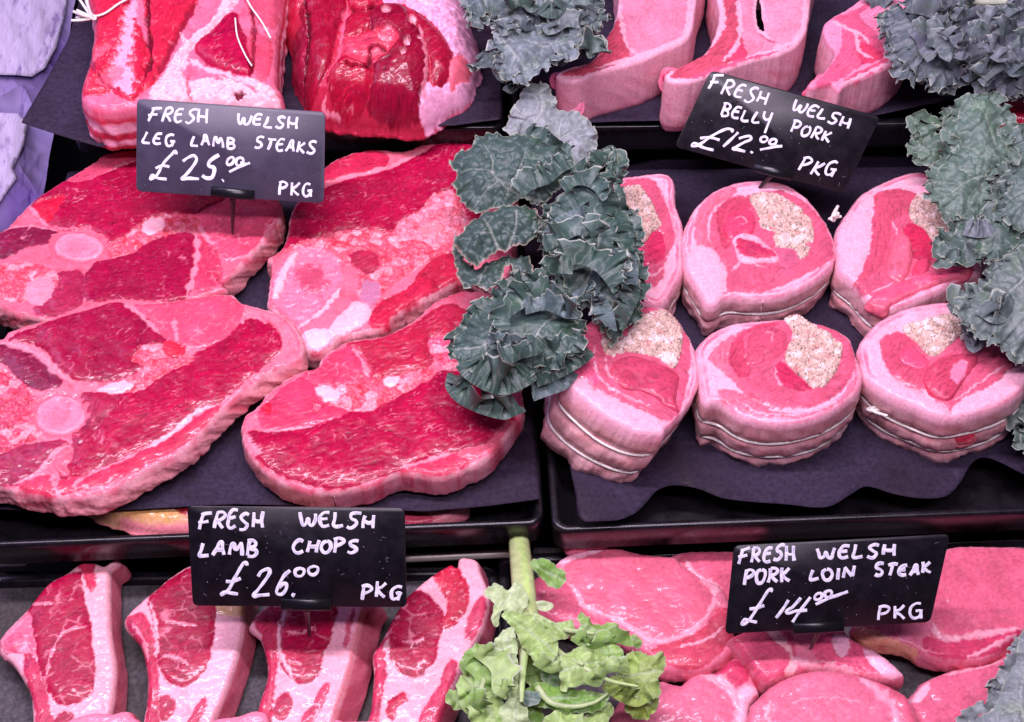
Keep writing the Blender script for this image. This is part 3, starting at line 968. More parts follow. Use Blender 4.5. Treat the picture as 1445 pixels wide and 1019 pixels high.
FONT = {
    'F': (0.75, ['0,0 .12,.55 .18,1', '0,.98 .35,1.05 1,1.12', '-.15,.5 .3,.52 .75,.58']),
    'R': (0.75, ['.08,0 .1,.5 .12,1', '.1,1 .6,1.02 .85,.8 .6,.55 .15,.48', '.3,.5 .6,.25 .95,0']),
    'E': (0.65, ['.95,1 .4,1 .1,.75 .05,.4 .15,.1 .45,0 .95,.08', '.1,.55 .4,.55 .8,.58']),
    'S': (0.7, ['1,.98 .6,1.05 .2,.9 .25,.65 .6,.5 .85,.3 .6,.02 .3,-.02 0,.08']),
    'H': (0.75, ['.1,0 .1,.5 .12,.98', '.12,.5 .5,.42 .9,.45', '.9,1 .9,.5 .98,-.05']),
    'W': (1.0, ['0,1 .05,.5 .2,.08 .38,.2 .5,.6 .6,.15 .8,.08 .95,.5 1,.95']),
    'L': (0.65, ['.2,1 .1,.5 .05,.08 .3,.02 .95,.08']),
    'G': (0.75, ['.85,.95 .5,1 .12,.75 .08,.3 .35,.0 .75,.08 .9,.42', '.5,.45 .8,.45 1.05,.42', '.85,.42 .86,-.08']),
    'A': (0.75, ['.0,0 .25,.5 .45,1 .7,.5 .95,0', '.15,.38 .5,.4 .8,.4']),
    'M': (0.95, ['.05,0 .1,.5 .2,.95 .4,.55 .5,.45 .65,.8 .75,.95 .88,.5 .95,0']),
    'B': (0.7, ['.15,0 .15,.5 .18,1', '.0,.98 .5,1.02 .85,.85 .65,.6 .25,.52 .75,.45 .95,.2 .6,0 .15,.02']),
    'T': (0.7, ['.4,0 .42,.5 .45,.95', '0,.95 .5,.98 1,1.0']),
    'K': (0.7, ['.1,0 .1,.5 .12,1', '.9,.95 .5,.65 .2,.5 .5,.25 .95,0']),
    'C': (0.7, ['.95,.95 .55,1 .15,.75 .05,.4 .25,.05 .6,0 1,.12']),
    'O': (0.7, ['.5,1 .15,.85 .02,.45 .25,.03 .65,.02 .95,.4 .85,.85 .5,1']),
    'P': (0.7, ['.1,-.05 .12,.5 .18,1', '.0,.95 .5,1.05 .95,.85 .7,.55 .2,.42']),
    'Y': (0.8, ['.05,.95 .1,.55 .4,.4 .75,.6', '.9,1.0 .75,.4 .5,-.6']),
    'I': (0.25, ['.5,0 .5,.95']),
    'N': (0.75, ['.08,0 .1,.5 .12,.95', '.12,.92 .5,.45 .85,.05', '.85,.05 .9,.5 .95,1']),
    '\u00a3': (0.9, ['.95,.92 .9,1.0 .75,.95 .5,.55 .3,.15 .1,.0 .02,.08 .12,.14 .4,.05 .75,.0', '.15,.42 .45,.46 .8,.5']),
    '2': (0.75, ['.1,.75 .3,.92 .7,1.0 .85,.88 .6,.55 .2,.15 .05,.02 .4,.05 .95,.02']),
    '5': (0.75, ['.98,1.03 .6,.82 .35,.68 .3,.55 .65,.45 .8,.25 .6,.03 .3,.0 .02,.12']),
    '6': (0.7, ['.9,1.0 .5,.7 .15,.3 .15,.05 .5,-.02 .85,.15 .8,.4 .5,.42 .2,.25']),
    '1': (0.3, ['.7,1 .45,.5 .1,0']),
    '4': (0.8, ['.55,1 .3,.55 .08,.3 .5,.36 1.1,.45', '.95,1.02 .75,.4 .6,-.08']),
    '0': (0.7, ['.55,1 .1,.75 .1,.2 .5,.02 .9,.3 .9,.8 .5,1']),
    '.': (0.2, ['.4,.02 .5,.0 .55,.06']),
}


def price_tag(corners, foot, foot_z, lean, words, strokes, bar, label, mat, seed, thin=1.0):
    """corners px TL TR BR BL; the spike stands at foot"""
    rg = random.Random(seed)
    F = W(foot[0], foot[1], foot_z)
    bc = (np.array(bar[0]) + np.array(bar[1])) / 2
    O = WY(bc[0], bc[1], F[1] + 0.002 * 0)
    pl = Pl(0, 0, 0, lean[0], lean[1], O=O)
    root = empty('price_tag', F)
    tag(root, label, 'price tag', 'handwritten price tags')
    c = np.array(corners, float)
    rc = 9.0
    pts = []
    for i in range(4):
        a, b, d = c[i - 1], c[i], c[(i + 1) % 4]
        ua = (a - b) / np.linalg.norm(a - b); ud = (d - b) / np.linalg.norm(d - b)
        for k in range(7):
            t = k / 6
            pts.append((b + ua * rc) * (1 - t)**2 + 2 * b * t * (1 - t) + (b + ud * rc) * t**2)
    p = ccw(pl.uv(np.array(pts)))
    n = len(p)
    mb = MB()
    # card: front face, a small bevel, edge, back
    def inset(k):
        cen = p.mean(0); return p + (cen - p) / np.linalg.norm(cen - p, axis=1)[:, None] * k
    V = np.concatenate([pl.P(*inset(.25).T, 0.0), pl.P(*p.T, -0.2), pl.P(*p.T, -0.9), pl.P(*inset(.25).T, -1.1)])
    F4 = []
    for k in range(3):
        a = k * n + np.arange(n); b = a + n
        F4.append(np.stack([a, b, np.roll(b, -1), np.roll(a, -1)], 1))
    mb.add(V, np.concatenate(F4), [tuple(np.arange(n)), tuple(3 * n + np.arange(n))[::-1]])
    card = mb.build('card', mat, root, smooth=False)
    # handwriting, letter by letter
    lt = MB()
    def draw(pix, wd, dbl=0.5):
        q = catmull(pl.uv(pix), False, 0.35)
        k = np.arange(len(q))
        w = wd * (0.85 + 0.3 * perlin(k / 14.0, 0 * k, rg.randrange(9999))) * 0.5
        w = np.clip(w, 0.12, 3)
        Vt = pl.P(q[:, 0], q[:, 1], np.full(len(q), 0.02 + 0.012 * (lt.n % 7)))
        V, Fq, X = tube(Vt, w / 1000, 12, flat=0.09, N=pl.N)
        th = np.tile(np.arange(12) / 12 * 2 * np.pi, len(q))
        mid = np.exp(-(np.cos(th) / 0.42) ** 2)
        amt = np.repeat(sst(-0.05, 0.35, perlin(k / 11.0, 0 * k + 5, rg.randrange(9999))), 12) * dbl
        cc = mix(np.tile(lin(236, 232, 244), (len(V), 1)), np.tile(lin(104, 94, 160), (len(V), 1)), mid * amt)
        lt.add(V, Fq, X, cc)
    for (txt, Zf, x0, y0, x1, y1, hh, sl, wd) in words:
        adv = [FONT[ch][0] + 0.22 for ch in txt]
        tot = sum(adv) - 0.22
        b0, b1 = Zf(f'{x0},{y0}')[0], Zf(f'{x1},{y1}')[0]
        hp = np.linalg.norm(Zf(f'0,{hh}')[0] - Zf('0,0')[0])
        ax = b1 - b0; ln = np.linalg.norm(ax); ax = ax / ln
        upd = np.array([ax[1], -ax[0]])
        x = 0.0
        for ch, a in zip(txt, adv):
            wpx = FONT[ch][0] / tot * ln
            hj = hp * rg.uniform(0.80, 1.02); yj = rg.uniform(-.08, .08) * hp; rj = rg.uniform(-.08, .14)
            for st in FONT[ch][1]:
                pt = np.array([[float(c_) for c_ in g.split(',')] for g in st.split()])
                pt = pt + np.array([[rg.uniform(-.05, .05), rg.uniform(-.045, .045)] for _ in pt])
                pix = b0 + ax * (x * ln + pt[:, :1] * wpx + (sl + rj) * pt[:, 1:] * hp) + upd * (pt[:, 1:] * hj + yj)
                draw(pix, wd)
            x += a / tot
    for Zf, txt, wd in strokes:
        draw(Zf(txt), wd)
    lt.build('lettering', M_PEN, card)
    # chalk dust and small scratches on the card
    dm = MB()
    lo, hi = p.min(0) + 4, p.max(0) - 4
    for _ in range(46):
        a = np.array([rg.uniform(lo[0], hi[0]), rg.uniform(lo[1], hi[1])])
        if sdf(a[None], p)[0][0] < 3:
            continue
        L = rg.choice([0.25, 0.3, 0.4, 0.5, 2.2]); an = rg.uniform(0, 6.28)
        k = np.linspace(-.5, .5, 4)
        qx = a[0] + L * k * math.cos(an); qy = a[1] + L * k * math.sin(an)
        V, Fq, X = tube(pl.P(qx, qy, np.full(4, 0.015)), (0.05 if L > 1 else rg.uniform(.08, .2)) / 1000, 6, flat=0.3, N=pl.N)
        dm.add(V, Fq, X, np.tile(lin(150, 145, 165), (len(V), 1)))
    if dm.n:
        dm.build('chalk_dust', M_PEN, card)
    # holder: grip bar with a slit and the spike
    hb = MB()
    A, B = pl.uv(np.array([bar[0]]))[0], pl.uv(np.array([bar[1]]))[0]
    rad = bar[2]
    ax = (B - A) / np.linalg.norm(B - A); nr = np.array([-ax[1], ax[0]])
    prof = [(-rad, -1.6), (-rad, 1.2), (-rad * .7, 1.9), (rad * .7, 1.9), (rad, 1.2), (rad, -1.6)]
    V = np.array([pl.P(*(e + nr * a), w) for e in (A, B) for a, w in prof])
    m = len(prof)
    Fq = [(i, (i + 1) % m, m + (i + 1) % m, m + i) for i in range(m)]
    hb.add(V, np.array(Fq), [tuple(range(m))[::-1], tuple(m + np.arange(m))])
    grip = hb.build('grip', M_HOLD, root, smooth=False)
    top = pl.P(*((A + B) / 2 - nr * rad * 0.5), 0.0)
    k = np.linspace(0, 1, 12)[:, None]
    V, Fq, X = tube(top * (1 - k) + F * k, np.linspace(0.0019, 0.0007, 12), 10)
    link_mesh('spike', V, Fq, M_HOLD, grip, extra_faces=X)
    return root
# ------------------------------------------------------------------ zoom frames used while tracing
A1, A2, A3, A4 = zoomer(0, 0, 2.998), zoomer(380, 0, 2.998), zoomer(760, 0, 2.998), zoomer(1100, 0, 2.997)
B1, B2, B3, B4 = zoomer(0, 200, 3.184), zoomer(0, 400, 3.184), zoomer(330, 180, 3.184), zoomer(330, 400, 2.998)
B5, B6 = zoomer(600, 120, 3.397), zoomer(600, 330, 3.5125)
C1, C2, C3, C4 = zoomer(760, 230, 3.141), zoomer(760, 420, 2.998), zoomer(1100, 100, 2.681), zoomer(1100, 400, 2.832)
D1, D2, D3, D4 = zoomer(0, 680, 3.005), zoomer(320, 700, 3.195), zoomer(620, 700, 3.195), zoomer(980, 720, 3.108)
G1, G2, G3, G4 = zoomer(190, 130, 5.096), zoomer(950, 90, 4.817), zoomer(260, 700, 4.516), zoomer(1015, 740, 4.379)
G6, G7, G8 = zoomer(660, 0, 6.795), zoomer(1230, 0, 6.367), zoomer(1280, 120, 2.547)
ZT, ZB = 0.050, -0.052         # paper level of the upper and the lower row


def m_(Z, pts, col=RED, ang=20, **k): return ('m', Z(pts), dict(col=col, ang=ang, **k))
def f_(Z, pts, col=FAT, **k): return ('f', Z(pts), dict(col=col, **k))
def g_(Z, pts, col=FATP, **k): return ('g', Z(pts), dict(col=col, **k))
def l_(Z, pts, w=0.8, **k): return ('l', Z(pts), dict(w=w, **k))
def ell(Z, cx, cy, rx, ry, a=0, n=14):
    t = np.arange(n) / n * 2 * np.pi; c, s = math.cos(a), math.sin(a)
    return ' '.join(f'{cx + rx*math.cos(q)*c - ry*math.sin(q)*s:.1f},{cy + rx*math.cos(q)*s + ry*math.sin(q)*c:.1f}' for q in t)


# ------------------------------------------------------------------ the counter: base, trays, rail, side panel
V = np.array([(-1.2, -0.7, -0.085), (1.2, -0.7, -0.085), (1.2, 1.2, -0.085), (-1.2, 1.2, -0.085)])
base = link_mesh('counter_base', V, np.array([[0, 1, 2, 3]]), M_BASE)
tag(base, kind='structure')


def box(name, x0, x1, y0, y1, z0, z1, mat, parent=None):
    v = np.array([(x, y, z) for z in (z0, z1) for y in (y0, y1) for x in (x0, x1)])
    f = np.array([(0, 2, 3, 1), (4, 5, 7, 6), (0, 1, 5, 4), (2, 6, 7, 3), (0, 4, 6, 2), (1, 3, 7, 5)])
    return link_mesh(name, v, f, mat, parent, smooth=False)


riser = box('counter_riser', W(104, 184, ZT)[0], 0.9, 0.165, 0.9, -0.084, 0.018, M_BASE)
tag(riser, kind='structure')
xl = W(80, 246, 0.0)[0]
tray('serving_tray', W(768, 739, -0.002), np.array([xl, W(-100, 773, -0.002)[1], -0.002]), 0.238, -0.002, 0.022, M_TRAY, lip=0.004, label='black tray under the lamb leg steaks, left of the middle gap')
tray('serving_tray', W(1600, 716, -0.002), W(780, 750, -0.002), 0.238, -0.002, 0.022, M_TRAY, lip=0.004, label='black tray under the stuffed pork rolls')
tray('serving_tray', W(712, 180, ZT - 0.006), W(96, 184, ZT - 0.006), 0.26, ZT - 0.006, 0.022, M_TRAY, label='black tray under the tied lamb joints at the back')
tray('serving_tray', W(1700, 170, ZT - 0.006), W(722, 181, ZT - 0.006), 0.26, ZT - 0.006, 0.022, M_TRAY, label='black tray under the thick rinded pork chops')
a, b = W(716, 797, ZB + 0.004), W(-160, 812, ZB + 0.004)
tray('serving_tray', a - np.array([0, 0.26, 0]), b - np.array([0, 0.26, 0]), 0.26, ZB + 0.004, 0.022, M_TRAY, label='black tray under the row of lamb chops')
a, b = W(1700, 741, ZB + 0.004), W(734, 781, ZB + 0.004)
tray('serving_tray', a - np.array([0, 0.26, 0]), b - np.array([0, 0.26, 0]), 0.26, ZB + 0.004, 0.022, M_TRAY, label='black tray under the pork loin steaks')
p0, p1 = W(560, 788, -0.046), W(735, 780, -0.046)
k = np.linspace(0, 1, 10)[:, None]
V, F, X = tube(p0 * (1 - k) + p1 * k, 0.0026, 14)
tag(link_mesh('metal_rail', V, F, M_STEEL, extra_faces=X), 'thin shiny metal rail behind the lamb chops, beside the pale stalk', 'rail')
pl = Pl(15, 783, -0.045)
o, _ = slab('metal_strip', PX('-40,773 34,776 34,794 -40,796'), pl, 3, (), lin(150, 140, 165), r=0.5, mat=M_STEEL, smooth=False, rel=0, jit=0, side='edge')
tag(o, 'short grey metal strip at the tray edge above the first lamb chop', 'metal strip')

# side panel: a leaning sheet of scratched clear plastic
q0, q1 = W(108, -40, -0.02), W(40, 372, -0.02)
upv = np.array([-0.62, 0, 0.78])
P4 = [q0, q1, q1 + upv * 0.5, q0 + upv * 0.5]
nv = np.cross(q1 - q0, upv); nv /= np.linalg.norm(nv)
n_u, n_v = 60, 40
uu, vv = np.meshgrid(np.linspace(0, 1, n_u), np.linspace(0, 1, n_v))
wv = 0.0022 * fbm(uu * 4, vv * 7, 3) + 0.0012 * fbm(uu * 13, vv * 19, 8)
Vp = q0 + (q1 - q0) * uu[..., None] + upv * 0.5 * vv[..., None] + nv * wv[..., None]
Vp = Vp.reshape(-1, 3); nn = len(Vp)
i = np.arange(n_v - 1)[:, None] * n_u; j = np.arange(n_u - 1)[None]
Fq = np.stack([i + j, i + j + 1, i + n_u + j + 1, i + n_u + j], -1).reshape(-1, 4)
Vb = Vp - nv * 0.004
ring = np.concatenate([np.arange(n_u), np.arange(2, n_v + 1) * n_u - 1, (n_v - 1) * n_u + np.arange(n_u - 2, -1, -1), np.arange(n_v - 2, 0, -1) * n_u])
Fs = np.stack([ring, np.roll(ring, -1), np.roll(ring, -1) + nn, ring + nn], 1)
panel = link_mesh('side_panel', np.concatenate([Vp, Vb]), np.concatenate([Fq, Fq[:, ::-1] + nn, Fs]), M_PANEL)
tag(panel, 'scratched lilac clear plastic panel closing the left end of the counter', 'panel')

nz = nv if nv[2] > 0 else -nv
for t, lift in (('-60,-60 100,-60 95,10 80,66 64,96 46,108 20,106 -60,103', 8.0), ('-60,158 26,160 40,172 34,205 18,238 26,250 12,268 -10,300 -60,310', 8.5)):
    pl = Pl(0, 0, 0, nz[0] / nz[2], nz[1] / nz[2], O=q0 + nz * lift / 1000)
    sheet('film_sheet', PX(t), pl, M_FILM, wave=lambda u, v, d: 1.2 * fbm(u / 18, v / 26, 9), parent=panel)

# paper
def wave_l(u, v, d): return 0.0
pl = Pl(380, 600, 0.003)
o = sheet('paper_sheet', PX('-60,640 -66,712 0,719 110,722 200,718 330,711 480,716 600,722 690,714 762,704 752,600 742,450 720,236 96,242 20,470'), pl, M_PAPER,
          wave=lambda u, v, d: 1.2 * np.sin(u / 38) * np.exp(-np.maximum(v + 75, 0) / 14))
tag(o, 'dark paper sheet under the lamb leg steaks', 'paper')
pl = Pl(1100, 600, 0.003)
o = sheet('paper_sheet', PX('786,560 800,640 812,700 820,737 846,738 874,735 897,724 914,706 928,690 950,682 985,686 1020,700 1070,708 1110,713 1150,719 1172,717 1200,700 '
                             '1222,688 1262,697 1300,701 1336,697 1356,678 1372,652 1388,644 1412,652 1450,672 1520,690 1560,690 1560,262 786,262'), pl, M_PAPER,
          wave=lambda u, v, d: 2.2 * np.sin(u / 21 + 0.6) * np.exp(-np.maximum(v + 38, 0) / 22), smooth=True)
tag(o, 'dark paper sheet with a wavy front edge under the stuffed pork rolls', 'paper')
pl = Pl(100, 120, ZT + 0.001)
o = sheet('paper_sheet', PX('30,173 60,183 100,196 140,207 250,190 400,172 520,176 640,177 708,168 706,60 708,-90 132,-90 112,0 96,56 62,118'), pl, M_PAPER)
tag(o, 'dark paper sheet with a loose corner under the tied lamb joints', 'paper')
pl = Pl(900, 150, ZT + 0.001)
o = sheet('paper_sheet', PX('735,165 800,174 880,171 960,170 1060,172 1240,162 1300,149 1360,138 1420,152 1560,150 1560,-90 735,-90'), pl, M_PAPER)
tag(o, 'dark paper sheet under the rinded pork chops', 'paper')
pl = Pl(300, 850, ZB)
o = sheet('paper_sheet', PX('-160,807 60,806 180,812 300,808 560,806 706,812 716,1100 -200,1100'), pl, M_PAPER_GREY)
tag(o, 'worn grey paper sheet under the row of lamb chops', 'paper')
pl = Pl(1100, 850, ZB)
o = sheet('paper_sheet', PX('752,772 850,776 1000,770 1200,756 1445,744 1600,738 1600,1100 752,1100'), pl, M_PAPER_GREY)
tag(o, 'worn grey paper sheet under the pork loin steaks', 'paper')

# ------------------------------------------------------------------ lamb leg steaks
GS = 'lamb leg steaks on the dark paper'
GROW[0] = 1.0


def bone_part(parent, pl, Z, cx, cy, rx, ry, a, up, seed, col=BONE, r=1.6):
    pts = Z(ell(Z, cx, cy, rx, ry, a))
    o, _ = slab('bone', pts, Pl(0, 0, 0, *(pl.N[:2] / pl.N[2]), O=pl.O + pl.N * up / 1000), 2.4 + up, [
        f_(Z, ell(Z, cx, cy, rx * .82, ry * .8, a), col * np.array([0.98, 0.8, 0.85]), blush=0.9, dome=-0.5, wob=0.6),
        f_(Z, ell(Z, cx - rx * .1, cy + ry * .1, rx * .5, ry * .45, a), col * np.array([0.96, 0.55, 0.62]), blush=0.6, dome=-0.2, a=0.7, wob=1.6, e=1.5)],
        base=col, r=r, parent=parent, seed=seed, rel=0.7, side='edge', bulge=0.2, jit=0.9)
    return o


pl = Pl(200, 330, 0.027, 0.0, -0.03)
ul, _ = slab('lamb_leg_steak', B1('-160,420 0,398 78,330 130,275 240,200 400,100 470,52 640,30 900,85 1100,170 1240,240 1268,300 1240,390 1180,450 1080,560 1000,625 985,600 978,570 '
              '1000,640 1020,662 880,700 600,760 400,800 205,800 140,785 60,770 -30,735 -160,700'), pl, 19, [
    ('R',) + (None, dict(bands=[(-0.5, 1.3, FATW, 0.75), (2.0, 2.8, lin(206, 60, 92), 0.5)])),
    m_(B1, '150,262 300,165 420,110 620,62 900,110 1010,240 900,320 700,340 640,360 560,430 480,455 430,400 300,392 200,350', RED, 22, dome=1.6),
    m_(B1, '300,165 420,110 470,62 620,45 610,85 480,135 380,180', PINK, 22, marb=0.6),
    m_(B1, '160,290 290,250 280,270 215,360 190,345', lin(200, 24, 58), 40, marb=0.2),
    m_(B1, '890,335 970,285 1100,255 1235,300 1220,370 1170,430 1080,520 1035,530 960,470 905,400', PINK, 40, net=6.5, marb=0.5, fib=0.6),
    m_(B1, '430,550 560,520 700,440 800,412 862,418 880,480 868,560 838,690 720,712 540,700 400,712 372,650', RED2, 12),
    m_(B1, '890,430 960,485 985,560 990,630 900,668 868,650 885,520', lin(200, 58, 90), 70, net=5.5, marb=0.4),
    m_(B1, '-150,420 0,405 120,388 250,408 210,455 120,470 20,520 -60,510', DARK, 15),
    m_(B1, '250,600 300,585 362,592 372,660 345,740 200,782 160,750 210,690', lin(165, 34, 72), 30, marb=0.6),
    g_(B1, '0,560 120,540 240,580 260,650 180,700 60,720 -100,690 -100,580', FATP, dome=1.0),
    g_(B1, '560,430 640,360 740,330 880,335 890,400 800,412 690,440 600,495 500,520 470,490', FATP, dome=1.5),
    f_(B1, '640,370 700,340 740,370 720,405 660,425', FATW, dome=1.4),
    f_(B1, '120,640 200,610 245,640 215,720 160,740 120,700', FAT, dome=1.2),
    ('f', B1(ell(B1, 352, 470, 135, 78)), dict(col=FATP, dome=-0.6, rel=0.3, wob=2.5)), l_(B1, '130,280 165,330 215,380', 1.1), l_(B1, '0,395 140,380 260,400', 1.0), l_(B1, '880,410 888,480 875,580 840,700', 1.8), l_(B1, '890,380 960,470', 1.4),
    l_(B1, '985,520 1040,530 1130,500 1250,330', 1.2), l_(B1, '470,150 540,110 630,82', 1.0), l_(B1, '235,385 340,392 420,385', 1.2, col=FATP)],
    seed=11, r=2.8, base=lin(222, 104, 126), jit=0.7, bulge=0.5, side='fatty', sidew=0.35)
tag(ul, 'raw lamb leg steak with a round bone, lying behind the price tag at the left', 'lamb steak', GS)
bone_part(ul, pl, B1, 352, 470, 112, 64, 0.05, 0.8, 31)

pl = Pl(200, 560, 0.028, 0.0, -0.07)
ll, _ = slab('lamb_leg_steak', B2('-160,260 0,246 40,212 200,160 400,106 520,76 640,86 760,74 900,54 1030,42 1090,82 1200,112 1290,152 1345,222 1362,300 1335,352 1215,400 1110,478 1000,570 910,668 '
              '805,768 700,820 640,858 500,935 390,965 250,972 100,945 0,918 -160,880'), pl, 15, [
    ('R',) + (None, dict(bands=[(-0.5, 1.3, FATW, 0.75), (2.0, 2.8, lin(206, 60, 92), 0.5)])),
    m_(B2, '330,700 390,520 520,492 640,470 720,405 850,335 940,290 1080,185 1125,152 1190,175 1252,232 1256,290 1200,352 1090,442 985,528 900,562 760,676 620,740 500,800 400,850 320,900 270,860 330,775',
       RED, 32, dome=1.4, marb=1.1),
    m_(B2, '45,255 180,192 400,116 520,86 610,122 690,192 742,260 738,320 640,378 540,428 420,434 330,428 250,362 215,300 120,262', RED2, 22, dome=1.5),
    m_(B2, '612,98 760,90 900,66 1030,58 1082,112 1058,190 960,268 860,288 800,280 752,248 690,170', PINK, 40, net=6.0, marb=0.5, fib=0.6),
    m_(B2, '-150,290 0,278 80,292 180,342 250,402 272,450 180,472 100,440 45,380 0,350 -150,340', DARK, 28),
    m_(B2, '-150,770 0,770 100,732 200,716 300,722 250,780 150,868 70,902 0,905 -150,880', lin(158, 40, 74), 15, marb=0.5, rel=1.6),
    m_(B2, '260,900 400,862 640,752 840,642 972,546 962,582 840,702 680,800 500,888 300,942 258,930', lin(204, 48, 82), 32, marb=0.4),
    m_(B2, '95,915 170,872 228,872 246,930 238,962', lin(206, 56, 86), 50, marb=0.3),
    m_(B2, '372,500 440,500 520,520 480,600 400,680 345,720 360,620 395,560', lin(160, 30, 66), 60, marb=0.7),
    g_(B2, '-150,370 0,372 60,420 160,495 150,600 185,680 60,742 0,760 -150,760', lin(208, 84, 112), dome=0.8),
    g_(B2, '470,470 560,428 640,380 592,345 640,288 740,280 860,322 870,352 780,392 700,442 600,492 500,496', FATP, dome=1.8),
    f_(B2, '440,475 560,440 600,470 520,495 450,490', FATW, dome=1.0),
    m_(B2, '740,275 800,272 830,310 780,330', lin(205, 40, 66), 30, marb=0.2),
    f_(B2, '250,760 300,730 330,770 300,830 320,860 250,850 235,800', FATP, dome=0.8),
    ('f', B2(ell(B2, 270, 590, 135, 106)), dict(col=FATP, dome=-0.6, rel=0.3, wob=2.5)), l_(B2, '0,265 110,290 200,340 260,400 330,440', 2.2), l_(B2, '545,82 630,140 720,230', 1.6), l_(B2, '780,165 790,210 795,260', 1.5),
    l_(B2, '640,750 760,682 900,568 980,545', 1.6, col=FATW), l_(B2, '300,925 420,850 560,790 640,748', 0.9), l_(B2, '235,860 250,920 270,968', 1.4),
    l_(B2, '60,905 160,860 240,770 310,725', 1.4), l_(B2, '1080,180 1130,150 1200,180', 1.2)],
    seed=12, shear=(0.1, -0.12), r=2.8, base=lin(230, 120, 140), jit=0.7, bulge=0.6, side='fatty', sidew=0.35)
tag(ll, 'large raw lamb leg steak with a round pale bone, front left on the dark paper', 'lamb steak', GS)
bone_part(ll, pl, B2, 270, 590, 116, 90, -0.1, 0.8, 32, lin(242, 146, 168))

pl = Pl(520, 340, 0.026, 0.0, -0.05)
ur, _ = slab('lamb_leg_steak', B3('250,400 275,340 330,280 420,160 520,112 640,92 760,100 850,68 930,50 1060,66 1150,120 1260,250 1260,560 1200,690 1100,660 1020,690 870,765 720,855 690,905 610,915 470,950 440,985 380,1008 330,1000 300,945 '
              '282,905 150,800 150,765 166,600 142,595 205,545 235,490'), pl, 20, [
    ('R',) + (None, dict(bands=[(-0.5, 1.3, FATW, 0.75), (2.0, 2.8, lin(206, 60, 92), 0.5)])),
    m_(B3, '228,520 262,392 320,330 450,258 690,196 850,122 950,62 1080,75 1160,160 1110,400 1040,410 985,290 930,300 880,330 820,385 735,430 700,465 560,452 430,470 330,500 260,552', RED, 24, dome=1.6, marb=1.1),
    m_(B3, '405,200 430,170 540,122 640,107 690,138 662,178 520,214 412,238', lin(196, 40, 76), 20, marb=0.6),
    g_(B3, '230,560 330,505 430,475 560,460 700,470 800,500 1000,520 990,580 850,620 700,720 640,800 560,760 560,650 480,600 400,640 300,560', FATP, dome=0.8),
    g_(B3, '735,430 830,380 880,320 930,290 985,290 1045,410 1020,470 960,520 820,510 740,480', FAT, dome=1.4),
    f_(B3, '230,600 300,540 420,550 470,600 480,690 400,790 310,880 200,800 165,770 185,660', lin(240, 124, 150), blush=0.8, dome=-1.0, rel=1.2),
    ('f', B3(ell(B3, 348, 680, 70, 55, 0.3)), dict(col=lin(172, 48, 82), a=0.75, wob=3.5, e=3.0, blush=0.8)),
    f_(B3, '170,760 210,640 260,570 290,560 250,640 200,760', FATW, dome=1.0),
    m_(B3, '620,890 650,800 790,722 850,640 950,572 1010,600 1003,688 870,750 740,840 690,902', lin(190, 34, 66), 35, dome=1.4),
    m_(B3, '530,575 620,562 650,610 610,652 560,630', lin(172, 38, 70), 20, marb=0.5),
    f_(B3, '565,760 590,690 650,700 660,740 620,800 580,790', lin(188, 118, 148), blush=0.3),
    f_(B3, '430,900 520,800 560,780 610,810 600,870 500,930 440,950', FATW, dome=1.6),
    f_(B3, '300,930 420,905 440,970 330,1000', lin(250, 196, 214), dome=1.6),
    l_(B3, '415,245 520,222 660,188 760,150 860,100', 1.6), l_(B3, '280,905 400,820 480,720', 1.6, col=FATW), l_(B3, '700,900 870,765 1010,700', 1.3)],
    seed=13, r=3, base=lin(228, 112, 134), jit=0.8, bulge=0.6, side='fatty', sidew=0.35)
tag(ur, 'raw lamb leg steak with a broad bony hollow, tucked under the kale', 'lamb steak', GS)
o, _ = slab('gristle', B3(ell(B3, 888, 455, 62, 34, -0.15)), Pl(0, 0, 0, 0, -0.04, O=pl.O + pl.N * 0.0022), 3, (), base=lin(226, 140, 150), parent=ur, seed=33, r=1.6, rel=0.3, side='edge', bulge=0.2)

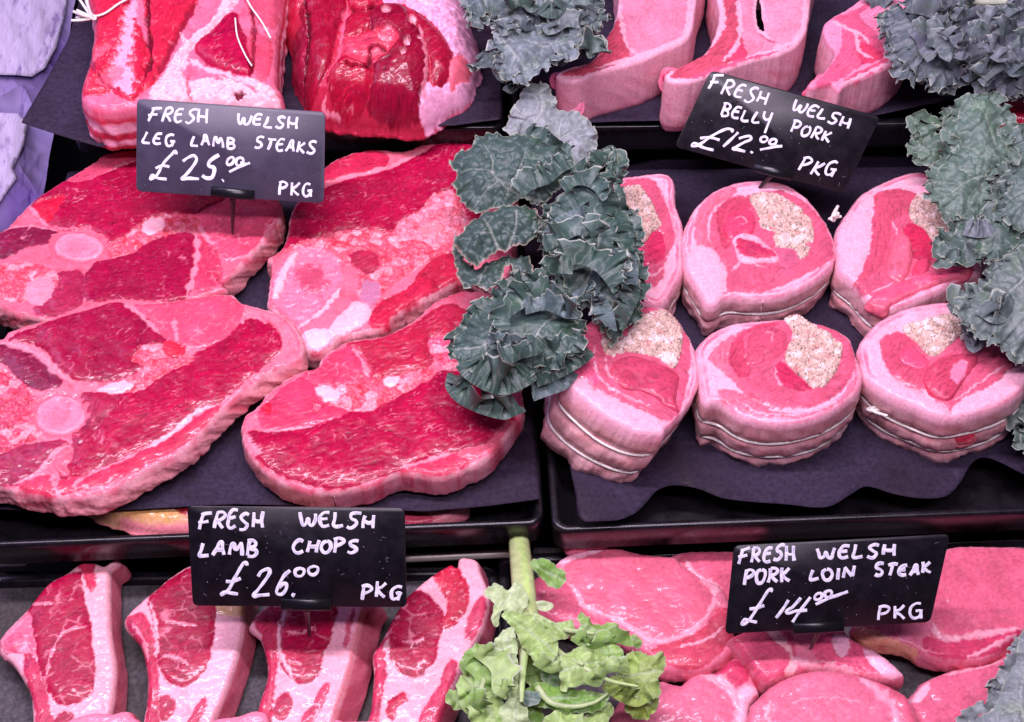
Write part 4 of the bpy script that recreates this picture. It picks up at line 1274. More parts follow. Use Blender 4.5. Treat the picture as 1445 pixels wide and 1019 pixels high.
pl = Pl(530, 600, 0.026, 0.0, -0.07)
lr, _ = slab('lamb_leg_steak', B4('28,610 42,560 90,520 150,452 230,392 300,362 358,345 366,312 430,266 492,236 640,214 770,142 850,72 960,28 1080,40 1180,130 1190,300 1215,430 1225,530 1195,585 1150,650 1080,735 '
              '1000,778 880,822 700,806 600,850 520,868 400,886 280,872 160,820 75,742 40,680'), pl, 18, [
    ('R',) + (None, dict(bands=[(-0.5, 1.3, FATW, 0.75), (2.0, 2.8, lin(206, 60, 92), 0.5)])),
    m_(B4, '58,640 150,632 330,612 450,532 560,545 640,510 830,402 900,372 1060,420 1180,545 1170,600 1060,690 950,720 880,735 740,780 580,826 480,856 380,862 200,806 105,735', RED, 16, dome=1.8, marb=1.5),
    m_(B4, '120,532 220,442 290,402 380,432 340,462 420,522 500,532 330,598 140,610 112,572', lin(208, 58, 94), 12, marb=0.6),
    m_(B4, '490,252 640,226 800,150 900,92 990,140 935,220 835,240 842,322 800,360 680,384 575,400 525,300', lin(178, 32, 64), 20, dome=1.5, rel=1.5),
    m_(B4, '372,342 440,292 500,270 540,312 572,400 400,436 300,396', lin(204, 60, 94), 25, net=5.5, marb=0.4),
    g_(B4, '345,455 400,440 570,408 690,392 850,365 840,400 700,478 560,545 450,525 380,500', FATP, dome=1.4),
    f_(B4, '350,440 430,450 440,500 380,495', FATW, dome=1.0), f_(B4, '640,400 700,395 690,430 640,440', FATW, dome=0.8),
    g_(B4, '825,240 940,210 1000,120 1060,160 1000,340 900,370 850,320', lin(232, 96, 128), dome=1.2),
    m_(B4, '700,798 860,742 1020,716 1010,752 880,812 780,806', lin(208, 58, 90), 14, marb=0.5),
    m_(B4, '950,720 1060,690 1150,600 1190,590 1140,655 1080,725 1030,745', lin(205, 90, 110), 30, marb=0.3),
    ('f', B4(ell(B4, 140, 530, 22, 24)), dict(col=lin(205, 24, 56), dome=0.8)), f_(B4, ell(B4, 348, 530, 16, 14), FATP, dome=1.0),
    l_(B4, '120,625 200,622 345,602', 1.0), l_(B4, '700,785 820,752 920,718', 1.1), l_(B4, '500,270 545,330 570,395', 1.2), l_(B4, '500,245 640,212 780,150', 1.8),
    l_(B4, '40,640 70,690 110,730', 3.0), l_(B4, '1000,778 1060,740 1075,715', 2.4)],
    seed=14, r=3, base=lin(228, 112, 134), jit=0.7, bulge=0.5, sidew=0.5,
    side=lambda es, dep, tt, cx, cy, ec, s: mix(ec * np.array([0.8, 0.7, 0.8]), np.tile(lin(234, 150, 152), (len(es), 1)) * (1 + 0.12 * fbm(cx / 6, cy / 6 + dep / 5, s))[:, None],
                                               np.clip(sst(0.05, 0.3, cx / 40 - cy / 60 + 0.15) + 0.4 * sst(0, 0.5, fbm(cx / 11, cy / 11 + dep / 9, s + 3)), 0, 1)))
tag(lr, 'lamb leg steak with a wide streaky red face, front edge left of the tray gap', 'lamb steak', GS)

GROW[0] = 0.0
# meat lying under the paper in the same tray
pl = Pl(230, 735, -0.003)
o, _ = slab('cut_of_meat', D1('330,20 395,125 490,165 620,196 740,208 860,204 960,150 960,20'), pl, 9, [
    m_(D1, '690,60 860,60 900,130 840,165 770,140 720,110', lin(150, 26, 40), 20), f_(D1, '430,110 560,90 700,110 760,165 640,165 500,145', lin(206, 158, 96), blush=0.3, e=2.5, wob=2), f_(D1, '500,165 620,180 760,180 860,175 860,215 740,222 600,205', lin(236, 140, 150), blush=0.6, e=1.5)],
    base=lin(222, 168, 132), seed=15, r=7, dome=(3, 10))
tag(o, 'yellowish cut of meat peeping out under the paper beside the lamb chop price tag', 'cut of meat')
pl = Pl(600, 725, -0.008)
o, _ = slab('cut_of_meat', D2('600,40 640,110 800,138 900,130 990,108 1050,60 1090,30 1000,0 700,0'), pl, 13, [
    m_(D2, '760,60 880,70 930,110 800,130', lin(200, 70, 96), 20)], base=lin(228, 140, 150), seed=16)
tag(o, 'pink cut of meat peeping out under the paper right of the lamb chop price tag', 'cut of meat')

# ------------------------------------------------------------------ stuffed pork rolls
GR = 'stuffed pork belly rolls'
PK = lin(212, 92, 120)
PKL = lin(224, 112, 136)
PW = lin(240, 176, 194)


def swirl_lines(Z, *ps): return [l_(Z, p, 0.7, col=PW, a=0.7) for p in ps]


def loop_string(parent, pl, out, T, r, frac, off, shear, seed, part=(0, 1)):
    n = len(out)
    i0, i1 = int(part[0] * n), int(part[1] * n)
    q = np.roll(out, 0, 0)
    t = np.roll(q, -1, 0) - np.roll(q, 1, 0); t /= np.hypot(t[:, 0], t[:, 1])[:, None]
    k = 9; ker = np.ones(k) / k
    e = np.stack([t[:, 1], -t[:, 0]], 1)
    e = np.stack([np.convolve(np.concatenate([e[-k:, c], e[:, c], e[:k, c]]), ker, 'same')[k:-k] for c in (0, 1)], 1)
    qs = np.stack([np.convolve(np.concatenate([q[-k:, c], q[:, c], q[:k, c]]), ker, 'same')[k:-k] for c in (0, 1)], 1)
    dep = (T - r) * frac
    base = pl.P(qs[:, 0], qs[:, 1], np.full(n, -r))
    ow = e[:, :1] * pl.U + e[:, 1:] * pl.V; ow[:, 2] *= 0.4
    a = np.arange(n) / n * 6.283
    wob = 0.8 * np.sin(2 * a + seed) + 0.5 * np.sin(5 * a + seed * 2)
    pts = base + (ow * off + np.array([shear[0], shear[1], -1.0]) * (dep + wob)[:, None]) / 1000
    pts = pts[::2]
    pts = np.concatenate([pts, pts[:1]])
    return string_on('string', pts, parent)


def roll(pts, pl, T, regs, seed, label, stuff, shear=(0, 0), bulge=1.8, strings=(0.42, 0.78), r=3.2, flaps=(), dome=None, stuff_up=0.6):
    gr = [(f, 0.07, 1.9) for f in strings]
    regs = [('r', pts, dict(bands=[(0.9, 2.0, lin(232, 120, 150), 0.7), (2.8, 4.6, lin(228, 100, 132), 0.8), (5.2, 6.0, lin(250, 190, 212), 0.6)]))] + list(regs)
    o, out = slab('stuffed_pork_roll', pts, pl, T, regs, base=PW, r=r, shear=shear, bulge=bulge, side=skin_side(), seed=seed, grooves=gr, rings=34, rel=0.9, mott=0.5)
    tag(o, label, 'pork roll', GR)
    for i, f in enumerate(strings):
        prof = bulge * (np.sin(np.pi * min(1, f * 0.92 + 0.02)) ** 0.8) - 1.9 - 2.6 * f
        loop_string(o, pl, out, T, r, f, prof + 0.9, shear, seed + i)
    if stuff is not None:
        granules('stuffing', stuff, pl, stuff_up, 1.6, o, seed + 5)
    for (Z, t, up, th, col, rg) in flaps:
        slab('meat_fold', Z(t), Pl(0, 0, 0, *(pl.N[:2] / pl.N[2]), O=pl.O + pl.N * (up * 0.55 / 1000)), th, rg, base=col, r=min(3.2, th * 0.6), parent=o, seed=seed + 9, side='edge', bulge=0.5)
    return o


# back row, left: half hidden by kale
pl = Pl(900, 330, 0.040, 0.10, -0.12)
roll(C1('180,200 260,100 350,62 430,50 560,40 602,72 612,180 640,262 645,400 640,480 600,560 540,632 450,610 380,585 250,520 190,380'), pl, 32, [
    m_(C1, '200,200 330,110 450,66 520,84 572,190 606,290 602,350 560,440 545,520 480,560 400,520 260,480 210,350', PK, 60, marb=0.3, fib=0.8),
    m_(C1, '480,330 530,300 560,340 550,420 500,450 470,400', lin(205, 52, 92), 30, marb=0.3), m_(C1, '430,380 470,360 490,460 480,500 420,470', lin(218, 74, 112), 60, marb=0.2),
    *swirl_lines(C1, '530,90 590,240 612,340', '470,450 490,500 560,460')], 21,
    'stuffed pork roll half hidden by the kale, in the back row of rolls', C1('300,160 360,120 440,100 482,142 522,222 545,280 500,312 472,352 430,352 380,330 320,260'))
# back row, middle
pl = Pl(1070, 340, 0.038, 0.0, -0.14)
r2 = roll(C1('640,420 645,300 690,200 760,130 860,85 980,70 1090,85 1180,140 1260,232 1312,332 1320,402 1290,470 1200,542 1080,590 960,602 830,600 790,632 745,635 702,560 655,485'), pl, 31, [
    m_(C1, '690,330 705,220 760,150 860,105 880,130 800,180 755,250 752,330 780,400 740,410', PKL, 60, marb=0.3),
    m_(C1, '780,400 755,300 772,212 850,152 940,140 1000,125 1100,130 1200,190 1272,282 1310,400 1262,452 1150,512 1000,572 880,580 835,572 832,470', PK, 40, marb=0.25, fib=0.8, dome=1.2),
    m_(C1, '800,300 790,220 850,160 935,150 930,210 860,240 830,300 850,360 820,380', lin(198, 72, 100), 60, marb=0.2, dome=-0.8),
    m_(C1, '1040,375 1130,390 1160,430 1100,470 1060,450', lin(200, 96, 128), 20, marb=0.2, a=0.8),
    f_(C1, '650,430 700,370 780,390 820,470 825,570 790,625 745,630 700,550', PW, blush=0.25, dome=1.2),
    *swirl_lines(C1, '752,330 765,230 830,165', '830,575 960,585 1080,570 1200,520', '850,480 920,440 1000,470')], 22,
    'stuffed pork roll pierced by the belly pork price tag, back row', C1('935,150 1000,130 1062,142 1150,192 1212,262 1222,322 1202,392 1165,432 1130,386 1050,372 1030,312 985,292 962,222'),
    strings=(0.4,), flaps=[
        (C1, '820,270 850,215 900,195 960,215 975,270 955,315 900,330 850,345 822,310', 3.2, 6, lin(216, 72, 108), [m_(C1, '835,270 860,225 900,208 950,225 962,270 940,305 890,315 850,330', lin(214, 70, 108), 40, marb=0.3), l_(C1, '870,250 900,240 920,265 890,275', 0.5)]),
        (C1, '858,325 900,302 960,310 1030,360 1072,408 1062,440 1000,440 930,450 885,432 866,380', 4.4, 7, PW, [m_(C1, '875,340 920,335 990,365 1050,410 1000,420 930,415 890,400', lin(206, 60, 96), 330, marb=0.5)])])
knot('string_knot', W(1262, 332, 0.046) if False else pl.P(*pl.uv(C1('1300,250'))[0], 0.5), r2, 4, 0.0045, (0.5, 0.2, 0.6))
# back row, right
pl = Pl(1260, 350, 0.040, -0.12, -0.10)
roll(C3('215,700 213,600 268,510 310,460 430,400 520,376 590,395 660,450 760,540 800,660 775,735 700,780 560,850 400,905 345,880 285,812 222,762'), pl, 33, [
    m_(C3, '340,480 440,445 520,470 600,460 690,520 760,640 740,720 560,820 420,880 330,850 280,800 330,700 335,580', PK, 70, marb=0.3, dome=1.0),
    m_(C3, '345,500 430,450 520,468 510,520 440,560 420,640 400,720 340,780 300,790 335,690', lin(206, 82, 108), 80, marb=0.2, dome=1.6),
    m_(C3, '480,580 560,600 600,680 560,720 500,700', lin(196, 44, 82), 40, marb=0.3),
    f_(C3, '225,690 225,610 290,520 345,470 350,560 340,680 280,800 240,770', PW, blush=0.25, dome=1.4),
    *swirl_lines(C3, '430,570 445,640 420,740', '330,850 450,800 600,770 740,720')], 23,
    'stuffed pork roll with folds of meat standing up, under the right hand kale', C3('510,480 560,468 630,560 700,600 690,650 620,672 580,650 545,600 490,560'),
    strings=(0.5,), stuff_up=1.0, flaps=[
        (C3, '400,770 425,640 455,605 495,625 508,700 480,790 450,806', 5.0, 8, lin(220, 100, 124), [m_(C3, '412,765 435,650 460,620 486,640 495,700 470,780', lin(220, 102, 126), 80, marb=0.2)]),
        (C3, '495,780 510,720 560,700 575,740 540,785', 3.5, 6, lin(218, 70, 104), ()),
        (C3, '330,870 430,800 560,750 690,720 740,740 690,775 560,820 430,880 395,905', 3.5, 7, lin(222, 104, 128), [m_(C3, '345,865 440,810 560,765 700,735 690,760 550,805 420,860', lin(228, 90, 124), 20, marb=0.3)])])
# front row, left
pl = Pl(890, 520, 0.050, 0.16, -0.10)
r4 = roll(C2('120,370 128,300 140,200 200,110 300,50 420,28 545,42 622,130 672,232 682,352 652,432 602,502 548,556 530,586 430,582 300,522 200,452 132,388'), pl, 46, [
    m_(C2, '150,180 220,100 300,60 420,38 535,52 602,130 640,180 640,290 600,480 545,520 430,480 330,450 230,380 170,300', PK, 320, marb=0.3, dome=1.0),
    f_(C2, '135,380 180,352 250,400 400,462 520,520 548,555 530,582 430,580 300,520 200,450', PW, blush=0.3, dome=1.2),
    m_(C2, '135,250 200,240 250,330 240,370 180,340 150,330', lin(226, 92, 128), 300, marb=0.3),
    *swirl_lines(C2, '230,200 250,330 330,400 470,460', '280,250 300,330 400,400', '640,160 650,300 610,470')], 24,
    'stuffed pork roll tilted outwards, next to the tray gap and below the kale', C2('268,165 340,180 420,92 500,55 548,62 602,130 606,202 572,300 500,262 380,237 300,257 275,230'),
    shear=(-0.34, -0.05), bulge=2.2, strings=(0.3, 0.66), flaps=[
        (C2, '300,300 330,255 400,238 500,262 575,300 600,330 590,440 600,480 540,460 450,405 360,390 320,350', 3.6, 7, lin(196, 68, 98), [m_(C2, '315,300 340,265 400,250 500,275 570,310 585,350 580,430 520,435 440,395 360,375', lin(194, 68, 98), 340, marb=0.3)])])
# front row, middle
pl = Pl(1100, 530, 0.045, 0.0, -0.03)
r5 = roll(C2('664,215 720,150 820,105 950,90 1040,85 1150,95 1262,130 1322,172 1346,242 1372,302 1360,384 1290,452 1200,502 1080,532 960,532 850,502 762,442 702,440 680,352 668,280'), pl, 43, [
    m_(C2, '720,260 760,200 800,170 830,160 800,240 830,340 790,330 760,300', PKL, 60, marb=0.4),
    m_(C2, '800,240 830,165 900,122 1040,96 1150,102 1270,146 1332,212 1332,322 1262,412 1150,466 1000,470 900,442 850,385 810,330', PK, 30, marb=0.25, dome=1.0),
    m_(C2, '805,240 850,160 950,110 1040,105 880,150 870,230 900,320 850,340', lin(196, 68, 98), 60, marb=0.2, dome=-0.8),
    m_(C2, '1000,300 1040,270 1090,320 1160,385 1100,390 1020,360', lin(200, 52, 92), 330, marb=0.2),
    m_(C2, '750,400 820,390 900,430 1000,480 1180,480 1290,410 1340,330 1340,380 1250,460 1100,505 960,505 850,480', PKL, 10, marb=0.3),
    *swirl_lines(C2, '880,290 900,260 950,230 990,180', '1000,295 1010,350 1040,380', '840,440 950,490 1150,485 1290,420')], 25,
    'neat round stuffed pork roll tied with two strings, middle of the front row', C2('1040,90 1090,75 1150,110 1242,160 1282,202 1276,282 1252,332 1202,382 1165,387 1120,347 1090,322 1040,262 1072,152'),
    bulge=2.0, strings=(0.38, 0.74), flaps=[
        (C2, '870,190 900,140 980,112 1050,140 1062,190 1030,250 980,270 900,285 876,240', 3.0, 6, lin(206, 84, 112), [m_(C2, '885,190 910,150 980,125 1040,150 1045,190 1010,240 960,255 905,270', lin(204, 82, 110), 30, marb=0.2), l_(C2, '950,150 990,150 985,190', 0.5)])])
knot('string_knot', W(1228, 578, 0.026), r5, 7, 0.006, (1, -0.2, 0.0))
# front row, right
pl = Pl(1330, 520, 0.046, -0.06, -0.08)
r6 = roll(C4('315,250 368,170 440,120 560,80 700,70 830,100 960,190 1010,300 985,410 900,480 760,530 640,542 540,502 430,452 342,382 320,300'), pl, 43, [
    m_(C4, '400,230 500,195 600,250 760,200 860,240 960,300 940,380 800,470 690,520 600,450 460,380', PK, 40, marb=0.3, dome=1.0),
    m_(C4, '415,240 495,200 560,270 605,330 570,420 500,410 440,350', lin(202, 78, 106), 60, marb=0.2, dome=1.4),
    f_(C4, '322,300 345,365 430,370 540,430 680,515 640,540 540,500 430,450 340,380', PW, blush=0.3, dome=1.6),
    f_(C4, '690,520 720,470 860,400 960,330 985,400 880,475 760,525', PW, blush=0.4, dome=0.8),
    *swirl_lines(C4, '400,240 410,330 460,390', '700,470 800,400 900,330')], 26,
    'stuffed pork roll with slit skin, right of the neat round front roll', C4('490,182 560,150 690,122 760,150 730,200 680,250 620,300 590,290 550,242'),
    bulge=2.0, shear=(0.12, 0), strings=(0.36, 0.72), flaps=[
        (C4, '570,370 600,320 660,280 740,272 800,285 770,350 720,420 680,468 600,440', 4.6, 8, lin(198, 72, 100), [m_(C4, '585,370 612,330 665,292 735,285 780,300 750,350 700,415 670,450 610,425', lin(196, 70, 98), 50, marb=0.5), f_(C4, '690,330 740,310 740,370 700,400', lin(232, 130, 160))]),
        (C4, '470,290 500,240 560,260 605,330 560,350 500,330', 2.6, 5, lin(222, 84, 120), ())])
slab('skin_slit', C4('680,570 740,540 790,600 770,640 700,640'), Pl(1360, 615, 0.026, 0, -1.6), 5, [m_(C4, '690,575 740,550 780,605 760,630 705,630', lin(200, 60, 84), 40, marb=0.3)], base=lin(226, 130, 140), parent=r6, seed=77, r=2, side='edge')

GROW[0] = 1.0
# ------------------------------------------------------------------ lamb joints in the back row
pl = Pl(260, 80, ZT + 0.034, 0.0, -0.12)
band = [(0.0, 0.16, lin(205, 40, 72)), (0.26, 0.46, lin(246, 176, 200)), (0.46, 0.66, lin(200, 40, 72)), (0.66, 0.82, lin(246, 170, 196)), (0.82, 1.0, lin(196, 30, 60))]
j1, out1 = slab('tied_lamb_joint', A1('372,-160 372,0 390,100 372,250 335,395 372,450 450,470 600,452 800,440 1000,446 1170,450 1196,420 1190,380 1168,340 1172,150 1192,0 1192,-160'), pl, 33, [
    m_(A1, '385,-150 560,-150 545,30 600,150 622,300 562,420 480,390 350,390 378,250 400,120', lin(205, 34, 66), 60, dome=2.2),
    f_(A1, '560,0 570,100 560,260 560,400 520,395 470,350 480,270 520,150', lin(246, 172, 196), a=0.9, wob=3.0, e=1.5),
    f_(A1, '380,240 450,190 470,215 400,270', FATP, a=0.8, wob=2.0), f_(A1, '400,350 520,280 470,370', FATP, a=0.7, wob=2.0),
    m_(A1, '640,-150 840,-150 832,0 762,120 702,250 650,350 602,380 632,200', lin(200, 32, 64), 65, dome=2.2),
    m_(A1, '830,200 900,130 985,55 1010,110 1042,180 1062,310 960,302 880,270', RED, 50, dome=2.6),
    m_(A1, '1060,150 1140,180 1120,340 1085,320', lin(214, 74, 100), 70, marb=0.8),
    m_(A1, '1050,-150 1180,-150 1170,60 1140,120 1060,60', lin(206, 80, 106), 70, marb=0.8),
    f_(A1, '640,420 700,300 780,180 900,80 960,-20 1020,-20 900,130 800,220 780,330 900,330 1050,330 1160,380 1180,440 900,440', FATW, blush=0.35, dome=1.6, rel=2.2),
    ('f', A1(ell(A1, 1015, 408, 26, 17)), dict(col=lin(120, 40, 60), dome=-3.0, blush=0.5)),
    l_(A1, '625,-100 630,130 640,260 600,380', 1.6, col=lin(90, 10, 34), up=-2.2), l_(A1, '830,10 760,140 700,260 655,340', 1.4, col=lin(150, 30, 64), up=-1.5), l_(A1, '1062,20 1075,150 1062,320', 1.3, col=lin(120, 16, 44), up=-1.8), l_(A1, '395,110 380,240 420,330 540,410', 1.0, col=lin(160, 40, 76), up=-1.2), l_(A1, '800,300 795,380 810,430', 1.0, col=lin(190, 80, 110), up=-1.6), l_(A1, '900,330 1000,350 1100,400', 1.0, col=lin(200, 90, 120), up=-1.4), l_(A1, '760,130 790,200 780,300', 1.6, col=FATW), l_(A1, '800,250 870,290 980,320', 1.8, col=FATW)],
    seed=41, r=6, base=lin(224, 110, 138), bulge=1.0, side=skin_side(lin(228, 110, 136), lin(244, 170, 192), band), rel=1.5)
tag(j1, 'blocky tied joint of lamb with layered fat, behind the leg steak price tag', 'lamb joint', 'tied lamb joints')


def over(pl, Z, txt, up):
    q = catmull(pl.uv(Z(txt)), False, 1.0)
    return pl.P(q[:, 0], q[:, 1], np.full(len(q), up) + 0.5 * np.sin(np.arange(len(q)) / 7))


string_on('string', over(pl, A1, '395,95 450,82 510,40 570,0 620,-60', 4.4), j1, 0.0007)
string_on('string', over(pl, A1, '1010,-60 1060,40 1110,110 1150,185', 4.2), j1, 0.0006)
string_on('string', over(pl, A1, '1000,100 1010,180 1040,250 1070,300', 4.6), j1, 0.0005)
knot('string_knot', pl.P(*pl.uv(A1('400,95'))[0], 4.0), j1, 3, 0.0075, (-1, 0.05, 0.25))

pl = Pl(540, 80, ZT + 0.018, 0.0, -0.12)
j2, _ = slab('tied_lamb_joint', A2('60,-160 40,0 60,120 92,190 84,270 132,390 160,450 240,482 340,494 480,502 640,514 760,442 832,402 880,292 896,182 872,120 830,0 800,-160'), pl, 17, [
    m_(A2, '150,60 230,20 320,60 342,110 300,200 275,290 262,340 200,420 165,440 140,380 165,300 180,220 150,140', lin(152, 12, 46), 80, dome=3.5, marb=0.5),
    m_(A2, '60,-120 260,-150 300,-20 240,20 160,60 60,140 40,60', lin(182, 24, 58), 40, dome=2.5, marb=1.2),
    m_(A2, '90,190 140,150 165,230 150,320 130,380 90,290', lin(146, 20, 54), 70, dome=1.5),
    m_(A2, '310,20 400,0 470,60 450,120 400,140 350,120', lin(176, 22, 54), 30, dome=2.5),
    m_(A2, '330,170 380,150 440,150 450,200 380,240 320,250', lin(166, 16, 50), 40, dome=2.0),
    m_(A2, '440,170 500,125 570,125 640,220 672,330 660,430 630,495 480,490 415,460 440,380 470,300', lin(140, 12, 46), 60, dome=3.5, marb=0.4),
    m_(A2, '600,140 680,180 770,270 780,310 750,380 705,405 690,320 650,230', lin(156, 16, 50), 45, dome=2.0, marb=0.4),
    m_(A2, '260,380 320,330 400,320 440,370 430,430 380,480 290,470', lin(168, 16, 50), 20, dome=3.5, marb=0.9),
    m_(A2, '320,270 400,250 500,230 550,260 520,310 430,350 350,330', lin(212, 62, 88), 20, dome=2.8, marb=1.2),
    f_(A2, '480,20 560,-100 800,-120 840,20 880,140 890,290 830,400 760,440 650,505 670,400 700,410 760,380 785,310 760,250 690,170 610,130 560,110 500,110', lin(240, 172, 204), blush=0.35, dome=1.8, rel=2.0),
    f_(A2, '520,30 600,10 700,60 690,110 600,90', FATW, dome=2.0, rel=2.5), f_(A2, '790,290 850,280 850,330 800,380 770,400 765,330', lin(236, 110, 130), blush=0.8, dome=2.0),
    g_(A2, ell(A2, 505, 160, 20, 16), FATW), g_(A2, ell(A2, 612, 190, 14, 22), FATW), g_(A2, ell(A2, 590, 285, 14, 18), FATW), g_(A2, ell(A2, 575, 325, 12, 12), FATW), g_(A2, ell(A2, 505, 255, 35, 30), FATP), g_(A2, ell(A2, 640, 260, 10, 8), FATW),
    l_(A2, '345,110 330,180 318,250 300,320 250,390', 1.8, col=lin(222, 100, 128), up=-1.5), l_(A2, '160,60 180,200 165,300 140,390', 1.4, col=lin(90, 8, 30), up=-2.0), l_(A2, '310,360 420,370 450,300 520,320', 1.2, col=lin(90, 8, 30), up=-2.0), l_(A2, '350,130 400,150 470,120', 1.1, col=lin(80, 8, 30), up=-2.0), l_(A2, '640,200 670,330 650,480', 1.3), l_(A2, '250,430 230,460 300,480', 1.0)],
    seed=42, r=14, base=lin(186, 40, 70), bulge=0.6, dome=(22, 20), rel=1.6,
    side=lambda es, dep, tt, cx, cy, ec, s: mix(ec * 0.95, np.tile(lin(150, 20, 52), (len(es), 1)), 0.3 + 0 * es))
tag(j2, 'rounded dark red boned lamb joint with white fat, left of the upper kale', 'lamb joint', 'tied lamb joints')
pl = Pl(1440, 150, ZT + 0.02)
o, _ = slab('cut_of_meat', G8('345,50 390,45 430,30 500,20 560,60 540,130 400,125 365,100'), pl, 19, [m_(G8, '350,55 420,40 520,30 540,110 400,120 370,95', lin(200, 30, 66), 20)], seed=43, base=FATP, r=6)
tag(o, 'small red end of a cut of meat at the right edge below the curly kale', 'cut of meat')

GROW[0] = 0.0
# ------------------------------------------------------------------ pork chops with thick rind, back row
GP = 'rinded pork chops in the back row'
RIND = skin_side(lin(234, 158, 176), lin(242, 180, 194), [(0.0, 0.22, lin(240, 172, 188)), (0.8, 1.0, lin(222, 140, 160))])
pl = Pl(900, 60, ZT + 0.036, 0.0, -0.05)
o, _ = slab('pork_chop', A3('350,-170 340,0 318,100 290,150 225,255 130,285 75,315 110,345 160,345 240,312 420,262 545,206 622,172 650,122 668,0 680,-170'), pl, 37, [
    m_(A3, '352,-160 660,-160 650,0 632,110 605,160 540,186 430,225 350,240 370,120 352,60', lin(228, 136, 162), 60, marb=0.15, fib=0.45, dome=1.0),
    m_(A3, '345,60 352,130 385,210 372,250 250,300 150,325 100,315 230,260 290,160 325,100', lin(200, 78, 100), 50, marb=0.3),
    l_(A3, '345,0 350,110 380,200 420,235', 1.4, col=PW), l_(A3, '640,-20 628,110 600,165 420,238 240,290', 1.6, col=PW)],
    seed=51, rel=0.45, sidew=0.6, mott=0.3, r=1.4, base=PW, side=RIND, bulge=0.8, shear=(0.06, 0))
tag(o, 'thick pork chop with smooth pale rind, touching the upper kale', 'pork chop', GP)
slab('cut_end', A3('62,315 100,310 160,350 180,470 110,470 95,430 110,380 60,360'), Pl(800, 135, ZT + 0.02, -0.5, -1.5), 4, [m_(A3, '66,320 100,318 120,400 105,440 80,380', lin(150, 26, 60), 70, marb=0.2)], base=lin(226, 130, 160), parent=o, seed=52, r=1.5, side='edge')
pl = Pl(1030, 60, ZT + 0.037, 0.0, -0.05)
o, _ = slab('pork_chop', A3('750,-170 765,60 745,150 700,225 575,292 535,315 560,345 640,345 782,298 902,256 1022,228 1092,190 1132,130 1152,0 1160,-170 945,-170 945,60 955,128 935,122 920,60 915,-170'), pl, 40, [
    m_(A3, '770,-160 850,-160 850,100 870,180 800,270 640,330 560,320 740,190 790,100', lin(202, 82, 104), 50, marb=0.4),
    m_(A3, '800,230 830,180 880,190 880,240 820,260', lin(212, 70, 104), 30, marb=0.2),
    m_(A3, '850,-160 905,-160 910,60 930,140 1000,190 960,225 890,230 862,130', lin(228, 138, 162), 70, marb=0.1, fib=0.4),
    m_(A3, '955,-160 1140,-160 1130,60 1100,150 1040,190 1000,180 960,130 955,40', lin(232, 148, 172), 70, marb=0.1, fib=0.35, dome=0.8),
    m_(A3, '645,322 800,270 900,240 1020,212 1080,185 1010,220 900,252 780,292 650,336', lin(210, 92, 124), 15, marb=0.2),
    l_(A3, '840,-20 852,110 840,190 780,260', 1.6, col=PW), l_(A3, '1130,-20 1122,80 1090,165 1020,205 900,235', 1.5, col=PW), l_(A3, '930,140 970,170 1010,185', 0.9, col=lin(190, 84, 120)),
    l_(A3, '560,300 640,255 720,220', 1.2, col=PW)], seed=53, rel=0.45, sidew=0.6, mott=0.3, r=1.4, base=PW, side=RIND, bulge=0.8)
tag(o, 'thick pork chop with a slit in its face, behind the belly pork price tag', 'pork chop', GP)
slab('cut_end', A3('512,350 535,290 580,290 600,330 580,400 560,405 520,370'), Pl(940, 115, ZT + 0.02, -0.5, -1.5), 4, [m_(A3, '522,345 545,300 575,310 575,380 550,390', lin(186, 50, 84), 70, marb=0.5)], base=lin(226, 120, 150), parent=o, seed=54, r=1.5, side='edge')
pl = Pl(1210, 80, ZT + 0.036, 0.0, -0.05)
o, _ = slab('pork_chop', A4('185,115 215,75 280,40 335,0 420,-60 560,-60 560,180 505,255 400,310 280,358 250,380 215,350 125,365 182,310 235,220 205,178'), pl, 36, [
    m_(A4, '215,90 300,50 440,0 500,80 440,220 360,270 250,340 160,360 200,300 250,220 260,150', lin(222, 96, 130), 40, marb=0.6),
    m_(A4, '330,180 400,200 440,240 360,270 335,230', lin(206, 62, 96), 40, marb=0.3), m_(A4, '270,340 380,280 480,235 500,250 400,305 290,352', lin(216, 88, 120), 25, marb=0.2),
    m_(A4, '340,60 460,20 540,100 460,200 400,130', lin(234, 130, 162), 40, marb=0.3), f_(A4, '190,115 225,80 260,120 250,210 215,170', lin(240, 150, 180)),
    l_(A4, '220,90 280,120 320,140 340,220 400,250', 1.5, col=PW), l_(A4, '290,120 350,150 380,190', 1.0, col=PW), l_(A4, '250,365 380,305 500,250', 1.6, col=PW)],
    seed=55, rel=0.45, sidew=0.6, mott=0.3, r=1.4, base=lin(238, 150, 178), side=RIND, bulge=0.8)
tag(o, 'pork chop with a red bone end, half covered by the upper right curly kale', 'pork chop', GP)
slab('cut_end', A4('125,370 180,312 235,330 250,380 240,430 180,420 100,395'), Pl(1155, 125, ZT + 0.02, -0.3, -1.3), 4, [m_(A4, '150,375 190,330 235,350 225,410 180,405', lin(196, 44, 80), 60, marb=0.8, rel=2)], base=lin(228, 116, 146), parent=o, seed=56, r=1.5, side='edge')

# ------------------------------------------------------------------ lamb chops in the front row
GC = 'lamb chops in a row on grey paper'
WALL = skin_side(lin(190, 86, 106), lin(214, 112, 130))
zc = ZB + 0.021
GROW[0] = 0.5


def chop(pts, pl, regs, seed, label, shear, T=19, base=lin(244, 172, 186)):
    o, _ = slab('lamb_chop', pts, pl, T, regs, base=base, r=2.6, shear=shear, bulge=0.6, side=WALL, seed=seed, jit=0.15, rel=0.8, sidew=0.3, mott=0.35)
    tag(o, label, 'lamb chop', GC)
    return o


